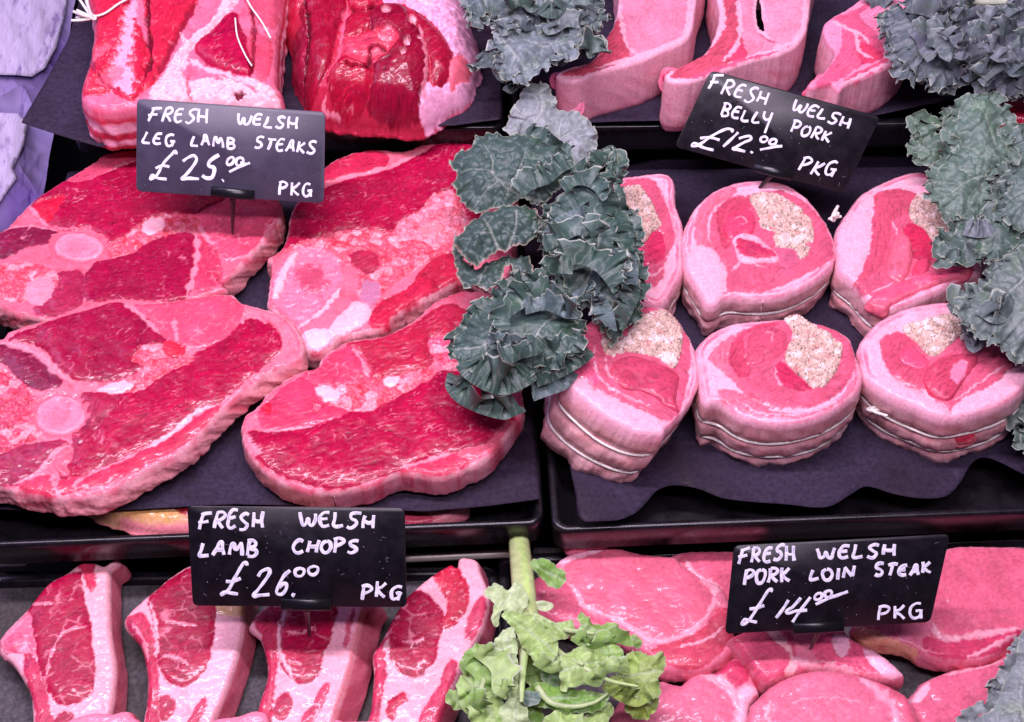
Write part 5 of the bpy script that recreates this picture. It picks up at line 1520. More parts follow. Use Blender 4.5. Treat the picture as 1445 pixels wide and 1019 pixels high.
pl = Pl(90, 900, zc, 0.0, -0.06)
o = chop(D1('350,336 405,340 440,352 482,322 506,325 500,345 466,372 462,420 466,620 488,780 480,900 470,960 440,1060 400,1140 150,1140 135,1000 125,900 55,775 -2,722 0,660 60,590 112,538 200,430 282,382'), pl, [
    f_(D1, '405,340 465,365 466,620 486,780 470,950 420,930 400,700 395,480', lin(246, 176, 186), blush=0.2),
    m_(D1, '120,548 215,428 345,388 356,480 385,590 402,800 382,900 302,944 240,930 182,830 152,700', RED, 15, marb=0.8, net=9.0, rel=0.5, dome=1.2),
    m_(D1, '338,345 400,345 402,380 395,460 372,440 352,380', lin(200, 50, 84), 70, marb=0.9),
    m_(D1, '108,700 140,740 165,800 190,880 215,1000 220,1130 160,1130 150,960 115,850', lin(196, 54, 88), 75, marb=0.8),
    m_(D1, '240,1000 280,975 310,1010 290,1060 240,1080', lin(180, 50, 80), 40, marb=0.8),
    f_(D1, '0,690 60,610 120,560 140,640 150,740 110,710 60,720', lin(232, 110, 138), blush=0.9, dome=1.0),
    l_(D1, '125,520 190,520 230,510', 1.0), l_(D1, '190,835 260,650 370,610', 0.7), l_(D1, '350,390 365,490 395,600 405,760', 1.0, col=FATW)], 61,
    'lamb chop at the far left of the row, with fat strip down its right side', (0.2, 0))
slab('bone', D1('-2,670 60,600 112,552 140,575 125,640 140,720 110,735 60,730 20,735'), Pl(0, 0, 0, 0, -0.06, O=pl.O + pl.N * 0.0006), 5, [m_(D1, '20,690 70,640 100,650 90,700 50,715', lin(222, 92, 122), 40, marb=0.9)],
     base=lin(238, 140, 164), parent=o, seed=71, r=2.2, side='edge')
pl = Pl(270, 900, zc + 0.002, 0.0, -0.06)
o = chop(D1('806,348 880,335 960,350 1034,420 1032,530 1028,640 965,860 900,1020 860,1140 605,1140 600,1060 622,900 620,800 592,690 527,612 530,572 600,500 662,450 720,400'), pl, [
    f_(D1, '905,340 1032,420 1028,640 960,860 860,1000 800,900 870,800 905,650', lin(248, 182, 196), blush=0.15),
    f_(D1, '918,430 1030,430 1030,560 975,572 920,550', lin(232, 186, 140), blush=0.1, e=1.5),
    m_(D1, '632,500 705,430 820,362 890,390 912,540 895,700 862,808 772,864 702,830 667,740 655,600', RED, 10, marb=0.8, net=9.0, rel=0.5, dome=1.2),
    m_(D1, '535,590 600,560 640,620 662,740 668,880 660,1130 610,1130 622,980 630,850 602,710', lin(196, 52, 86), 75, marb=0.9),
    m_(D1, '682,915 715,908 742,950 720,1000 690,1010 676,960', lin(186, 50, 80), 50, marb=0.6), m_(D1, '870,920 862,970 830,1019 800,1019 830,960', lin(196, 60, 92), 60, marb=0.5),
    l_(D1, '690,590 760,600 840,610', 1.0), l_(D1, '690,735 740,745 800,775', 0.9), l_(D1, '640,510 660,610 668,740', 1.1, col=FATW), l_(D1, '560,600 600,660 630,760', 0.9)], 62,
    'lamb chop with yellowish fat just under the left corner of the price tag', (0.3, 0))
pl = Pl(440, 900, zc + 0.002, 0.0, -0.06)
o = chop(D2('130,530 200,480 320,430 480,430 620,440 640,480 614,520 562,750 482,1000 420,1160 120,1160 140,950 182,800 152,650 98,602 100,578'), pl, [
    m_(D2, '250,560 300,480 480,470 492,540 462,640 432,720 412,800 352,846 292,822 242,742', RED, 15, marb=0.9, net=9.0, rel=0.5, dome=1.2),
    m_(D2, '128,560 230,500 236,600 225,740 200,1000 180,1130 140,1100 150,950 190,800 160,640', lin(192, 48, 82), 75, marb=1.1),
    m_(D2, '232,912 270,892 292,940 250,1008 212,982', lin(178, 44, 76), 40, marb=0.8), m_(D2, '455,842 442,920 380,1019 335,1019 400,920', lin(200, 66, 98), 60, marb=0.5),
    m_(D2, '570,510 560,580 535,680 525,670 545,580', lin(206, 84, 112), 75, marb=0.3),
    f_(D2, '610,520 562,750 482,1000 470,980 540,760 590,530', lin(240, 150, 160), blush=0.2),
    l_(D2, '270,610 330,620 400,590', 0.8), l_(D2, '280,740 340,760', 0.7), l_(D2, '236,560 240,700 300,830', 1.2, col=FATW)], 63,
    'lamb chop pierced by the spike of the lamb chops price tag', (0.6, 0))
pl = Pl(600, 900, zc + 0.004, 0.0, -0.06)
o = chop(D2('1046,280 1062,272 1125,284 1142,330 1182,450 1152,600 1064,760 965,1000 910,1160 620,1160 650,950 662,800 658,712 702,640 742,560 802,460 832,430 900,372 1012,302 1036,318'), pl, [
    m_(D2, '742,562 832,432 900,442 980,540 952,650 932,750 852,812 782,792 732,702', RED, 15, marb=0.9, net=9.0, rel=0.5, dome=1.2),
    m_(D2, '940,370 1012,306 1062,362 1092,430 1062,530 1002,600 974,592 1000,480', lin(190, 30, 62), 50, net=5.0, marb=1.4),
    m_(D2, '1140,450 1172,480 1102,650 1070,642', lin(206, 70, 100), 65, marb=0.4), m_(D2, '738,922 800,888 808,920 770,950 745,1010 722,990', lin(186, 40, 70), 40, marb=0.8),
    m_(D2, '1020,742 962,850 870,1019 960,1019 1010,860', lin(200, 60, 92), 65, marb=0.5),
    m_(D2, '665,720 722,640 720,720 715,800 690,950 660,1130 640,1100 655,900 670,800', lin(196, 52, 86), 75, marb=0.9),
    l_(D2, '750,545 780,550', 0.7), l_(D2, '790,655 850,660 890,640', 1.0), l_(D2, '840,655 830,690', 0.7), l_(D2, '725,640 720,720 770,810', 1.2, col=FATW)], 64,
    'lamb chop at the right end of the row, touching the pale green leaves', (0.3, 0))
for i, (Z, t, lb) in enumerate([
        (D1, '205,1060 262,1012 390,972 470,975 542,962 562,985 592,1012 600,1140 205,1140', 'pale end of a lamb chop overlapping the foot of the far left chop'),
        (D2, '-130,1060 -60,1000 40,985 122,958 150,962 178,972 192,1019 192,1140 -130,1140', 'pale end of a lamb chop below the second and third chops'),
        (D2, '440,1060 472,1010 490,996 530,1006 620,1004 692,1014 700,1140 440,1140', 'pale end of a lamb chop below the gap before the last chop')]):
    q = Z(t)
    pl = Pl(q[:, 0].mean(), q[:, 1].mean(), zc + 0.012, 0.0, -0.06)
    o, _ = slab('lamb_chop', q, pl, 20, [f_(Z, t, lin(240, 140, 164), blush=0.9)], base=FATP, r=4, seed=66 + i, side=WALL, rel=1.2)
    tag(o, lb, 'lamb chop', GC)

GROW[0] = 0.0
# ------------------------------------------------------------------ pork loin steaks
GL = 'pork loin steaks'
LO = lin(226, 122, 146)
zl = ZB + 0.021


def loin(pts, z, regs, seed, label, tx=0.0, ty=-0.05, T=13, c=LO, r=4):
    pl = Pl(pts[:, 0].mean(), pts[:, 1].mean(), z, tx, ty)
    o, _ = slab('pork_loin_steak', pts, pl, T, regs, base=c, r=r, seed=seed, side='edge', bulge=0.8, rel=1.0)
    tag(o, label, 'pork steak', GL)
    return o, pl


LK = dict(marb=0.15, fib=0.3, dome=0.8, e=1.2)
loin(D3('1040,265 1200,240 1400,250 1500,300 1480,520 1300,560 1180,480 1080,340'), zl - 0.004, [m_(D3, '1080,280 1250,255 1420,290 1440,480 1280,520 1180,420', lin(216, 98, 124), 30, **LK),
    l_(D3, '1110,290 1150,350 1270,420', 1.5, col=lin(240, 168, 182), a=0.85, soft=1.2)], 80, 'pork loin steak mostly hidden behind the pork loin price tag')
loin(D3('415,380 520,300 560,268 640,225 740,200 780,212 900,250 1060,268 1100,300 1190,365 1270,400 1315,480 1330,600 1330,700 1200,785 1100,790 1000,780 900,690 800,640 620,600 560,590 440,530 420,450'), zl + 0.002, [
    m_(D3, '560,330 640,262 760,230 900,262 1050,282 1120,340 1220,420 1225,500 1170,580 1040,640 960,640 860,590 740,540 650,490 600,410', lin(222, 104, 128), 10, **LK),
    m_(D3, '430,390 540,340 580,400 620,480 660,520 800,590 920,650 860,660 640,580 560,572 450,520', lin(220, 102, 128), 20, **LK),
    m_(D3, '1000,665 1180,600 1270,500 1310,520 1315,640 1190,770 1050,770 960,700', lin(200, 72, 94), 25, marb=0.35, fib=0.6),
    f_(D3, '525,300 570,270 640,240 740,212 770,222 700,262 600,290', PW, blush=0.5),
    l_(D3, '575,385 620,430 650,490 760,540 880,600 960,650 1050,645 1160,590 1230,500 1250,420', 1.6, col=lin(240, 164, 180), a=0.9, soft=1.2), l_(D3, '1180,370 1240,400 1250,440', 2.6, col=lin(238, 164, 178), soft=1.3), l_(D3, '1080,680 1200,650 1290,590', 0.8, col=lin(240, 168, 182), a=0.85, soft=1.2)], 81,
    'large smooth pork loin steak right of the pale stalk')
loin(D3('575,200 600,178 640,164 700,172 765,208 700,222 620,240 590,238'), zl + 0.008, [m_(D3, '590,205 640,178 700,185 740,205 640,222', lin(206, 70, 90), 10, **LK)], 82, 'small curled tip of pork behind the large smooth loin steak', T=10, r=3)
loin(D4('1030,250 1110,160 1300,150 1480,160 1560,200 1560,480 1440,540 1400,580 1300,650 1110,662 1030,645 920,592 760,560 700,500 860,440'), zl + 0.004, [
    m_(D4, '1050,250 1130,175 1300,170 1480,180 1540,260 1520,440 1400,520 1100,555 1050,520 1000,450 900,440', lin(218, 100, 126), 20, **LK),
    m_(D4, '1000,560 1110,575 1280,560 1430,530 1300,632 1120,650 1030,632', lin(206, 66, 102), 15, marb=0.3, fib=0.7),
    f_(D4, '700,520 760,515 860,560 960,600 1010,660 960,680 880,630 740,570', lin(238, 166, 140), blush=0.6, dome=1.5, rel=2.0),
    l_(D4, '1030,480 1090,560 1250,545 1430,520', 1.8, col=lin(240, 168, 182), a=0.85, soft=1.2), l_(D4, '1200,650 1300,600 1420,545', 1.2, col=lin(240, 168, 182), a=0.85, soft=1.2)], 83, 'wide pork loin steak right of its price tag')
loin(D4('150,560 300,500 520,470 640,500 700,560 800,610 900,690 925,728 840,745 700,720 560,690 420,720 330,755 300,750 220,650 180,600'), zl + 0.006, [
    m_(D4, '170,560 300,510 420,540 440,640 420,700 320,745 290,735 200,620', lin(214, 84, 114), 30, marb=0.3, fib=0.6),
    m_(D4, '520,560 640,520 700,580 800,630 820,690 700,705 600,690 530,640', lin(222, 86, 120), 330, marb=0.2, fib=0.6),
    f_(D4, '600,560 660,540 680,600 640,650', PW), f_(D4, '740,620 850,640 915,715 850,735', lin(248, 178, 200), dome=1.2), f_(D4, '310,530 360,520 430,620 440,700 400,720 420,640', lin(244, 176, 180)),
    l_(D4, '420,640 500,680 620,690 720,715', 1.8, col=lin(240, 168, 182), a=0.85, soft=1.2)], 84, 'crumpled pork loin steak under the foot of its price tag', T=24)
loin(D4('-60,760 0,715 100,700 180,640 250,720 285,800 250,850 240,940 230,1080 -380,1080 -380,940 -300,800 -150,740'), zl, [
    m_(D4, '-360,960 -280,830 -120,760 0,730 90,760 160,820 180,900 150,1060 -350,1060', lin(226, 116, 142), 30, **LK), m_(D4, '80,715 180,660 245,730 180,780 140,770', lin(206, 62, 98), 30, marb=0.2),
    l_(D4, '30,720 110,745 170,800 195,880 180,960', 2.8, col=lin(240, 168, 182), a=0.85, soft=1.2), l_(D4, '190,800 250,780 280,800', 2.0, col=lin(240, 168, 182), a=0.85, soft=1.2), f_(D4, '190,800 270,775 245,850 235,940 190,930 200,870', PW)], 85,
    'pork loin steak with a fat seam, right of the green leaves at the bottom')
loin(D4('238,960 245,870 320,780 420,722 560,692 700,712 830,752 930,805 975,880 990,960 1000,1090 230,1090'), zl + 0.010, [
    m_(D4, '330,830 430,730 560,705 700,725 780,780 860,860 880,1000 860,1080 400,1080 330,980 350,900', lin(226, 116, 142), 20, **LK),
    m_(D4, '790,745 900,800 960,880 975,1060 905,1060 900,900 850,820', lin(216, 98, 124), 60, **LK),
    l_(D4, '720,725 800,790 870,860 885,920 890,1000', 2.2, col=PW, a=0.65, soft=1.5), l_(D4, '330,830 320,900 340,960', 1.6, col=lin(240, 168, 182), a=0.85, soft=1.2), l_(D4, '420,840 600,820 760,850', 0.5, col=PW, a=0.5)], 86,
    'round pork loin steak at the bottom, between two others below the price tag')
loin(D4('950,840 970,790 1010,745 1140,692 1300,662 1420,600 1560,560 1560,1090 960,1090 985,950'), zl + 0.001, [
    m_(D4, '970,840 1020,760 1140,705 1300,680 1420,620 1540,600 1540,1080 990,1080 1000,940', lin(218, 102, 130), 30, **LK), f_(D4, '955,830 1000,770 1030,760 1000,830', PW), l_(D4, '1100,720 1250,690 1400,640', 0.8, col=lin(240, 168, 182), a=0.85, soft=1.2)], 87,
    'pork loin steak in the bottom right corner beside the grey leaf')

# ------------------------------------------------------------------ kale and greens
GK = 'kale leaves'
KD, KM, KB, KP = lin(54, 78, 68), lin(72, 97, 88), lin(92, 112, 112), lin(146, 156, 156)
PINKEDGE = lin(190, 150, 140)


def kale(name, lab, pts, pl, base, **k):
    k.setdefault('curl', (0.0, 0.5, 1.0, 7.0, 3.0, 8.0))
    o = leaf(name, pts, pl, base, **k)
    return tag(o, lab, 'kale leaf', GK)


# centre
pl = Pl(750, 180, 0.075, 0.0, -0.5)
k1 = kale('kale_leaf', 'pale silvery kale leaf standing behind the dark ones, above the tray gap',
          B5('385,235 398,150 440,80 470,20 520,-15 590,5 628,60 640,115 700,118 762,150 805,190 830,260 805,340 740,390 690,372 600,300 480,245'), pl, lin(134, 144, 144), seed=101, curl=None,
          ruffle=(2.2, 7, 15), veins=[(B5('600,330 540,200 480,240'), 1.0), (B5('640,300 650,180 690,130'), 1.2), (B5('500,220 560,120 540,10'), 1.3), (B5('650,260 740,210'), 0.8)], dome=5, quilt=0.5)
pl = Pl(700, 245, 0.078, -0.08, -0.35)
k2 = kale('kale_leaf', 'broad dark bubbly kale leaf on the left side of the middle clump',
          B5('118,380 150,322 225,292 240,245 290,235 345,232 400,242 480,232 560,262 650,292 700,340 720,400 660,480 580,560 520,572 470,545 400,580 330,592 250,615 190,580 150,522 122,470 152,436'), pl, KM * 0.85, seed=102, curl=None,
          ruffle=(1.8, 7, 13), veins=[(B5('560,560 400,510 300,430 170,415'), 1.5), (B5('330,450 322,360 280,290'), 1.0), (B5('410,505 455,420 490,320'), 1.1), (B5('350,480 280,540 240,590'), 0.8), (B5('400,510 380,560'), .7)],
          dome=8, quilt=2.0, retic=6.5)
frill(B5('470,250 540,262 590,290 640,300 690,340'), np.array([.084, .086, .086, .086, .086]), 10, 3.4, 9, KM, 111, k2, side=-1, up=0.9)
frill(B5('470,540 520,500 600,470 660,420 720,390'), 0.088, 13, 4.0, 11, KM, 112, k2, side=-1, up=0.6)
pl = Pl(695, 325, 0.084, -0.05, -0.25)
k3 = kale('kale_leaf', 'folded dark kale leaf with a pinkish edge in the middle clump',
          B5('132,745 180,702 235,640 330,592 420,577 520,592 552,640 545,705 490,762 400,785 330,805 255,868 215,850 160,800'), pl, KM * 0.75, seed=103, curl=None, edge=PINKEDGE,
          ruffle=(1.2, 5, 11), veins=[(B5('360,800 310,710 280,650'), 1.8), (B5('400,770 440,690 435,600'), 1.5), (B5('320,730 250,740'), .8), (B5('300,690 330,630'), .7)], dome=11, quilt=2.2, retic=5.5)
pl = Pl(690, 385, 0.070, -0.1, 0.1)
leaf('leaf_fold', B5('132,748 175,800 240,868 330,842 420,822 500,835 515,900 430,905 395,865 375,930 320,978 250,972 185,972 150,900'), pl, KM * 0.7, seed=104, parent=k3, edge=PINKEDGE,
     ruffle=(1.3, 5, 11), veins=[(B5('250,960 300,880 400,840'), 0.9)], dome=5, quilt=1.8, retic=5.5)
frill(B5('520,620 560,640 590,700 560,720'), 0.088, 7, 3.0, 8, lin(96, 104, 92), 113, k3, side=1, up=0.9)
pl = Pl(690, 450, 0.070, -0.1, -0.1)
k4 = kale('kale_leaf', 'large dark kale leaf with frilled lower edge hanging over the front lamb steak',
          B6('125,565 150,510 185,468 280,372 360,292 440,225 505,262 640,290 740,400 760,520 700,600 600,660 480,700 330,720 230,690 170,640 130,600'), pl, KM * 0.85, seed=105,
          ruffle=(2.2, 8, 14), veins=[(B6('470,330 400,470 300,570 150,585'), 1.4), (B6('360,500 330,400 300,370'), 0.9), (B6('300,560 310,640'), .9), (B6('640,420 560,520 500,620'), 1.3), (B6('560,520 660,590'), .9)], dome=7, quilt=0.8, retic=7)
for i, (pt, z, w, A, L, sd) in enumerate([
        ('110,690 100,760 150,830 240,880 330,910 400,920 500,880', .052, 16, 6.0, 15, -1),
        ('150,660 200,720 300,780 400,800 500,760 560,720', .066, 18, 6.0, 14, -1),
        ('300,520 330,570 400,560 430,600 480,560', .080, 12, 4.5, 11, -1),
        ('430,480 420,420 470,380 560,330 640,300', .086, 13, 5.0, 11, -1),
        ('480,300 560,250 640,200 730,200', .090, 13, 5.0, 11, -1),
        ('500,400 600,380 700,420 760,420', .084, 14, 5.0, 12, -1),
        ('400,660 480,620 560,600 600,560', .080, 14, 5.0, 12, -1),
        ('560,760 640,730 720,690 800,640 840,600', .062, 15, 5.5, 14, -1),
        ('540,830 620,800 700,770 760,700', .056, 12, 5.0, 13, -1),
        ('560,640 640,600 720,590 800,590', .070, 13, 4.5, 13, -1)]):
    frill(B6(pt), z, w, A * 0.85, L * 0.85, [KM, KD * 1.15, KB][i % 3], 120 + i, k4, side=sd, up=0.55)
pl = Pl(830, 350, 0.074, 0.14, -0.2)
k5 = kale('kale_leaf', 'tall ruffled kale leaf at the right of the middle clump, hanging over a pork roll',
          B5('560,720 620,560 700,520 790,440 860,420 900,300 925,350 915,480 945,600 1000,690 1010,800 1030,930 1010,1060 960,1180 900,1240 850,1180 800,1080 700,1000 620,900'), pl, KM * 0.9, seed=106,
          ruffle=(4.0, 11, 15), veins=[(B5('640,1040 760,960 820,780 800,600'), 1.8), (B5('800,860 930,820'), 1.0), (B5('740,980 900,1060 950,1180'), 1.6), (B5('815,700 900,620'), .9)], dome=8, quilt=0.9, retic=7)
for i, (pt, z, w, A, L, sd) in enumerate([
        ('840,310 900,290 930,360 900,430 860,420', .082, 12, 4.2, 12, 1),
        ('700,420 780,440 840,400 880,330', .086, 13, 4.5, 12, -1),
        ('560,700 620,640 700,600 760,560', .090, 14, 5.0, 13, 1),
        ('580,800 660,760 740,720 800,760 840,700', .096, 16, 5.5, 12, -1),
        ('900,560 960,620 1000,700 1000,800', .076, 14, 5.0, 12, 1),
        ('860,820 920,780 980,800 1020,860 1020,960', .078, 15, 5.5, 12, 1),
        ('880,1000 960,960 1030,980 1000,1080 950,1180', .070, 14, 5.5, 12, 1),
        ('640,900 720,860 800,880 860,940 900,1000', .090, 15, 5.0, 13, -1),
        ('700,1000 780,960 850,1000 900,1080 920,1180', .080, 13, 5.0, 12, 1),
        ('680,520 730,480 800,500 850,560', .088, 12, 4.5, 11, -1)]):
    frill(B5(pt), z, w, A * 0.85, L * 0.85, [KM, KD * 1.2, KB][i % 3], 140 + i, k5, side=sd, up=0.6)

# upper middle clump
pl = Pl(745, 80, ZT + 0.055, -0.05, -0.4)
u1 = kale('kale_leaf', 'grey green kale leaf with a pale midrib, between the lamb joint and the pork chop',
          G6('300,330 420,260 520,330 640,300 900,330 1060,340 1050,440 940,520 820,540 780,560 700,640 640,680 560,700 440,740 320,780 340,600 310,450'), pl, lin(112, 126, 128), seed=107,
          ruffle=(2.4, 6, 13), veins=[(G6('330,380 440,520 560,660'), 1.8), (G6('460,550 400,700'), 1.2), (G6('540,400 720,460 900,400'), 1.0)], dome=8, quilt=0.5, retic=7)
pl = Pl(760, 40, ZT + 0.060, 0.0, -0.3)
u2 = kale('kale_leaf', 'upper grey curly kale leaf at the top edge, left of the pork chops',
          G6('0,-200 20,220 60,160 130,200 260,120 300,260 450,300 620,300 800,290 900,260 1050,300 1100,420 1200,420 1250,300 1260,100 1240,-200'), pl, lin(94, 110, 110), seed=108,
          ruffle=(4.0, 9, 12), veins=[(G6('160,0 190,80 260,100'), 1.2), (G6('720,250 900,300 1000,330'), 1.0), (G6('700,-100 760,150'), 1.6)], dome=10, quilt=0.6, retic=7)
for i, (pt, z, w, A, L, sd, par) in enumerate([
        ('0,180 60,220 120,300 180,200 260,150', .056, 12, 4.0, 11, -1, u2), ('280,200 320,340 400,330 470,250 560,300 660,280', .064, 13, 4.5, 10, -1, u2),
        ('300,60 400,110 500,60 600,120 700,80', .074, 13, 4.5, 10, -1, u2), ('650,120 740,170 830,180 900,140 1000,60', .072, 14, 4.5, 11, -1, u2),
        ('700,250 760,330 850,320 960,260 1070,280', .066, 12, 4.0, 11, -1, u2), ('1050,340 1120,420 1180,560 1250,400 1260,250', .058, 14, 5.0, 12, -1, u2),
        ('130,600 200,640 280,760 340,800', .030, 13, 5.0, 12, -1, u1), ('200,640 300,700 420,760 520,720', .036, 14, 5.0, 11, -1, u1), ('560,660 700,640 800,600 900,520', .048, 13, 4.5, 10, -1, u1),
        ('780,620 900,640 1000,580 1100,560 1180,520', .040, 14, 5.0, 11, -1, u1), ('160,480 240,540 300,620', .034, 11, 4.5, 11, 1, u1), ('330,860 420,900 500,840 620,800', .026, 13, 4.5, 11, -1, u1),
        ('900,-20 1000,60 1100,60 1200,40', .070, 14, 4.5, 11, -1, u2), ('1000,170 1080,240 1180,220 1250,160', .064, 13, 4.5, 11, -1, u2)]):
    frill(G6(pt), ZT + z, w, A * 0.9, L * 0.85, [lin(82, 102, 98), lin(96, 110, 112), lin(72, 92, 86)][i % 3], 160 + i, par, side=sd, up=0.6)

# upper right curly clump
GREY = [lin(100, 112, 116), lin(112, 120, 128), lin(90, 104, 106)]
pl = Pl(1330, 70, ZT + 0.050, 0.0, -0.25)
c1 = kale('kale_leaf', 'dense grey blue curly kale leaf over the end of the half covered pork chop',
          G7('80,150 300,60 450,60 560,120 700,260 690,420 760,520 860,700 760,780 600,830 480,740 300,640 200,520 130,330'), pl, GREY[0], seed=109, ruffle=(4.0, 10, 11), dome=10, quilt=0.8,
          veins=[(G7('650,100 560,280 420,420'), 1.2), (G7('600,200 680,260'), .7)])
pl = Pl(1410, 60, ZT + 0.055, 0.0, -0.25)
c2 = kale('kale_leaf', 'dense grey blue curly kale leaf in the upper right corner',
          G7('560,-120 1600,-120 1600,900 1300,880 1200,880 1000,800 900,640 860,420 760,260 640,80'), pl, GREY[1], seed=110, ruffle=(4.0, 10, 11), dome=12, quilt=0.8,
          veins=[(G7('900,60 1000,300 900,420'), 1.0), (G7('1369,200 1200,300 1050,400'), 1.0)])
rib('midrib', G7('850,0 1000,15 1180,12 1400,-10'), ZT + 0.078, 2.2, 1.8, c2, lin(190, 190, 180))
rg = random.Random(5)
fr = [('80,160 130,250 140,360', .052, c1), ('140,330 200,430 240,540 300,640', .046, c1), ('170,180 260,230 300,330 320,440', .066, c1), ('300,110 420,130 520,160 600,240', .080, c1),
      ('330,300 400,380 430,470 500,560', .072, c1), ('480,420 560,430 620,520 700,560', .078, c1), ('430,330 500,300 580,280 660,260', .084, c1), ('300,600 400,700 460,760', .038, c1),
      ('420,620 520,680 600,720 700,740', .052, c1), ('560,780 600,850 700,860 790,780', .036, c1), ('480,540 600,600 700,640 780,720', .060, c1),
      ('300,40 380,90 460,80 500,20', .078, c1), ('0,90 60,60 120,90 200,20', .050, c1), ('560,60 620,100 700,60 800,20', .084, c2), ('700,160 760,190 840,160 900,110', .086, c2),
      ('690,330 740,420 800,440 860,400', .088, c2), ('740,520 820,540 900,480 960,420', .082, c2), ('840,280 900,320 1000,330 1080,260', .090, c2), ('960,180 1060,210 1140,190 1190,120', .088, c2),
      ('1000,420 1060,470 1150,440 1240,420', .090, c2), ('1080,330 1160,350 1240,310 1330,260', .096, c2), ('1140,160 1200,210 1300,190 1369,150', .092, c2), ('1180,60 1260,90 1369,60 1420,40', .090, c2),
      ('920,620 980,660 1080,650 1160,600', .074, c2), ('950,720 1020,780 1100,720 1200,660', .068, c2), ('1060,520 1140,560 1220,540 1320,500', .088, c2), ('1200,640 1260,690 1340,680 1440,640', .078, c2),
      ('1060,800 1140,850 1240,800 1300,740', .056, c2), ('1200,880 1260,900 1330,860 1400,800', .052, c2), ('1250,420 1330,440 1400,400 1480,380', .094, c2), ('800,690 860,740 920,720 980,660', .062, c2),
      ('1270,760 1350,800 1420,760 1500,740', .064, c2), ('740,60 820,90 900,70 980,20', .086, c2), ('620,320 680,360 720,300 760,260', .086, c1)]
for i, (pt, z, par) in enumerate(fr):
    frill(G7(pt), ZT + z - 0.012, rg.uniform(11, 15), rg.uniform(4.4, 5.8), rg.uniform(12, 17), GREY[i % 3], 200 + i, par, side=-1, up=0.75, pale=0.6, jg=0.3)

# right hand clump
pl = Pl(1370, 240, 0.078, -0.1, -0.4)
q1_ = kale('kale_leaf', 'broad grey green veined kale leaf hanging over the right back pork roll',
           G8('80,420 100,340 150,240 190,205 150,180 180,110 190,50 230,30 300,40 350,90 372,130 330,160 370,250 340,300 290,320 270,420 270,470 210,480 150,470 110,440'), pl, lin(100, 124, 110), seed=121,
           ruffle=(2.0, 6, 14), quilt=1.6, veins=[(G8('350,310 240,340 150,400'), 1.4), (G8('262,270 210,220 160,185'), 1.2), (G8('300,320 240,400 210,470'), 1.0), (G8('240,340 170,300'), .7), (G8('320,240 290,150 230,60'), 1.2)], dome=8, retic=5.5)
pl = Pl(1320, 205, 0.070, -0.1, -0.3)
q2_ = kale('kale_leaf', 'smaller curled kale leaf pointing left from the right hand clump',
           G8('20,240 50,200 20,150 40,118 95,140 110,170 130,120 170,88 205,95 215,140 190,200 150,240 130,270 80,300 40,270'), pl, lin(94, 118, 100), seed=122, ruffle=(2.6, 6, 13), veins=[(G8('200,180 120,200 30,250'), 1.2)], dome=5)
pl = Pl(1360, 320, 0.064, -0.1, -0.3)
q3_ = kale('kale_leaf', 'dull green kale leaf under the broad veined one at the right',
           G8('100,600 160,540 200,480 270,440 330,430 400,470 420,540 380,600 330,640 260,600 200,655 150,640'), pl, lin(84, 106, 96), seed=123, ruffle=(3.0, 7, 14), veins=[(G8('390,500 290,490 220,560'), 1.3), (G8('290,490 270,600'), .8)], dome=6)
pl = Pl(1430, 280, 0.074, -0.1, -0.3)
q4_ = kale('kale_leaf', 'kale leaf cut by the right edge beside the broad veined one',
           G8('360,165 430,150 560,200 560,560 430,520 370,510 320,470 310,420 370,370 330,330 400,290 370,220'), pl, lin(96, 116, 108), seed=124, ruffle=(3.0, 8, 15), veins=[(G8('500,380 400,400 330,440'), 1.2), (G8('500,200 400,190'), 1.0)], dome=7)
pl = Pl(1410, 420, 0.078, -0.1, -0.35)
q5_ = kale('kale_leaf', 'grey kale leaf with a frilly lower edge over the right front pork roll',
           G8('145,775 200,765 260,740 290,700 300,650 400,600 560,560 560,980 400,985 330,930 230,880 200,830'), pl, lin(104, 120, 114), seed=125, ruffle=(3.0, 8, 15), veins=[(G8('420,700 330,780 220,830'), 1.2), (G8('305,660 320,720'), 1.0)], dome=8, quilt=0.6)
for i, (pt, z, w, A, L, sd, par) in enumerate([
        ('140,790 170,830 240,830 300,800', .066, 13, 4.5, 14, -1, q5_), ('200,880 230,960 300,930 380,960 430,960', .058, 15, 5.5, 14, -1, q5_), ('240,820 320,860 380,830 430,800', .078, 14, 5.0, 12, -1, q5_),
        ('300,900 360,900 430,870', .070, 14, 5.0, 12, -1, q5_), ('110,600 170,650 240,640 300,610 390,600', .056, 12, 4.0, 14, -1, q3_), ('200,540 260,550 330,540', .066, 11, 3.6, 13, -1, q3_),
        ('20,240 60,290 120,280', .058, 9, 3.0, 11, -1, q2_)]):
    frill(G8(pt), z, w, A * 0.85, L * 0.85, [lin(96, 112, 108), lin(110, 120, 126)][i % 2], 260 + i, par, side=sd, up=0.5)
pl = Pl(1442, 580, 0.03, -0.2, -0.3)
kale('kale_leaf', 'tip of a kale leaf at the right edge beside the slit pork roll', C4('925,460 960,455 1050,470 1050,660 975,650 955,620 975,570 945,540'), pl, lin(90, 106, 100), seed=126, ruffle=(2.4, 5, 11), dome=3)
pl = Pl(1420, 975, ZB + 0.05, -0.15, -0.2)
kale('kale_leaf', 'grey green leaf standing in the bottom right corner on the pork', D4('1200,920 1290,880 1340,780 1400,640 1440,520 1540,480 1560,1080 1300,1080'), pl, lin(128, 140, 140), seed=127, ruffle=(2.0, 6, 18), dome=7,
     veins=[(D4('1440,1000 1430,800 1460,640'), 1.4), (D4('1435,880 1340,900'), .8)])

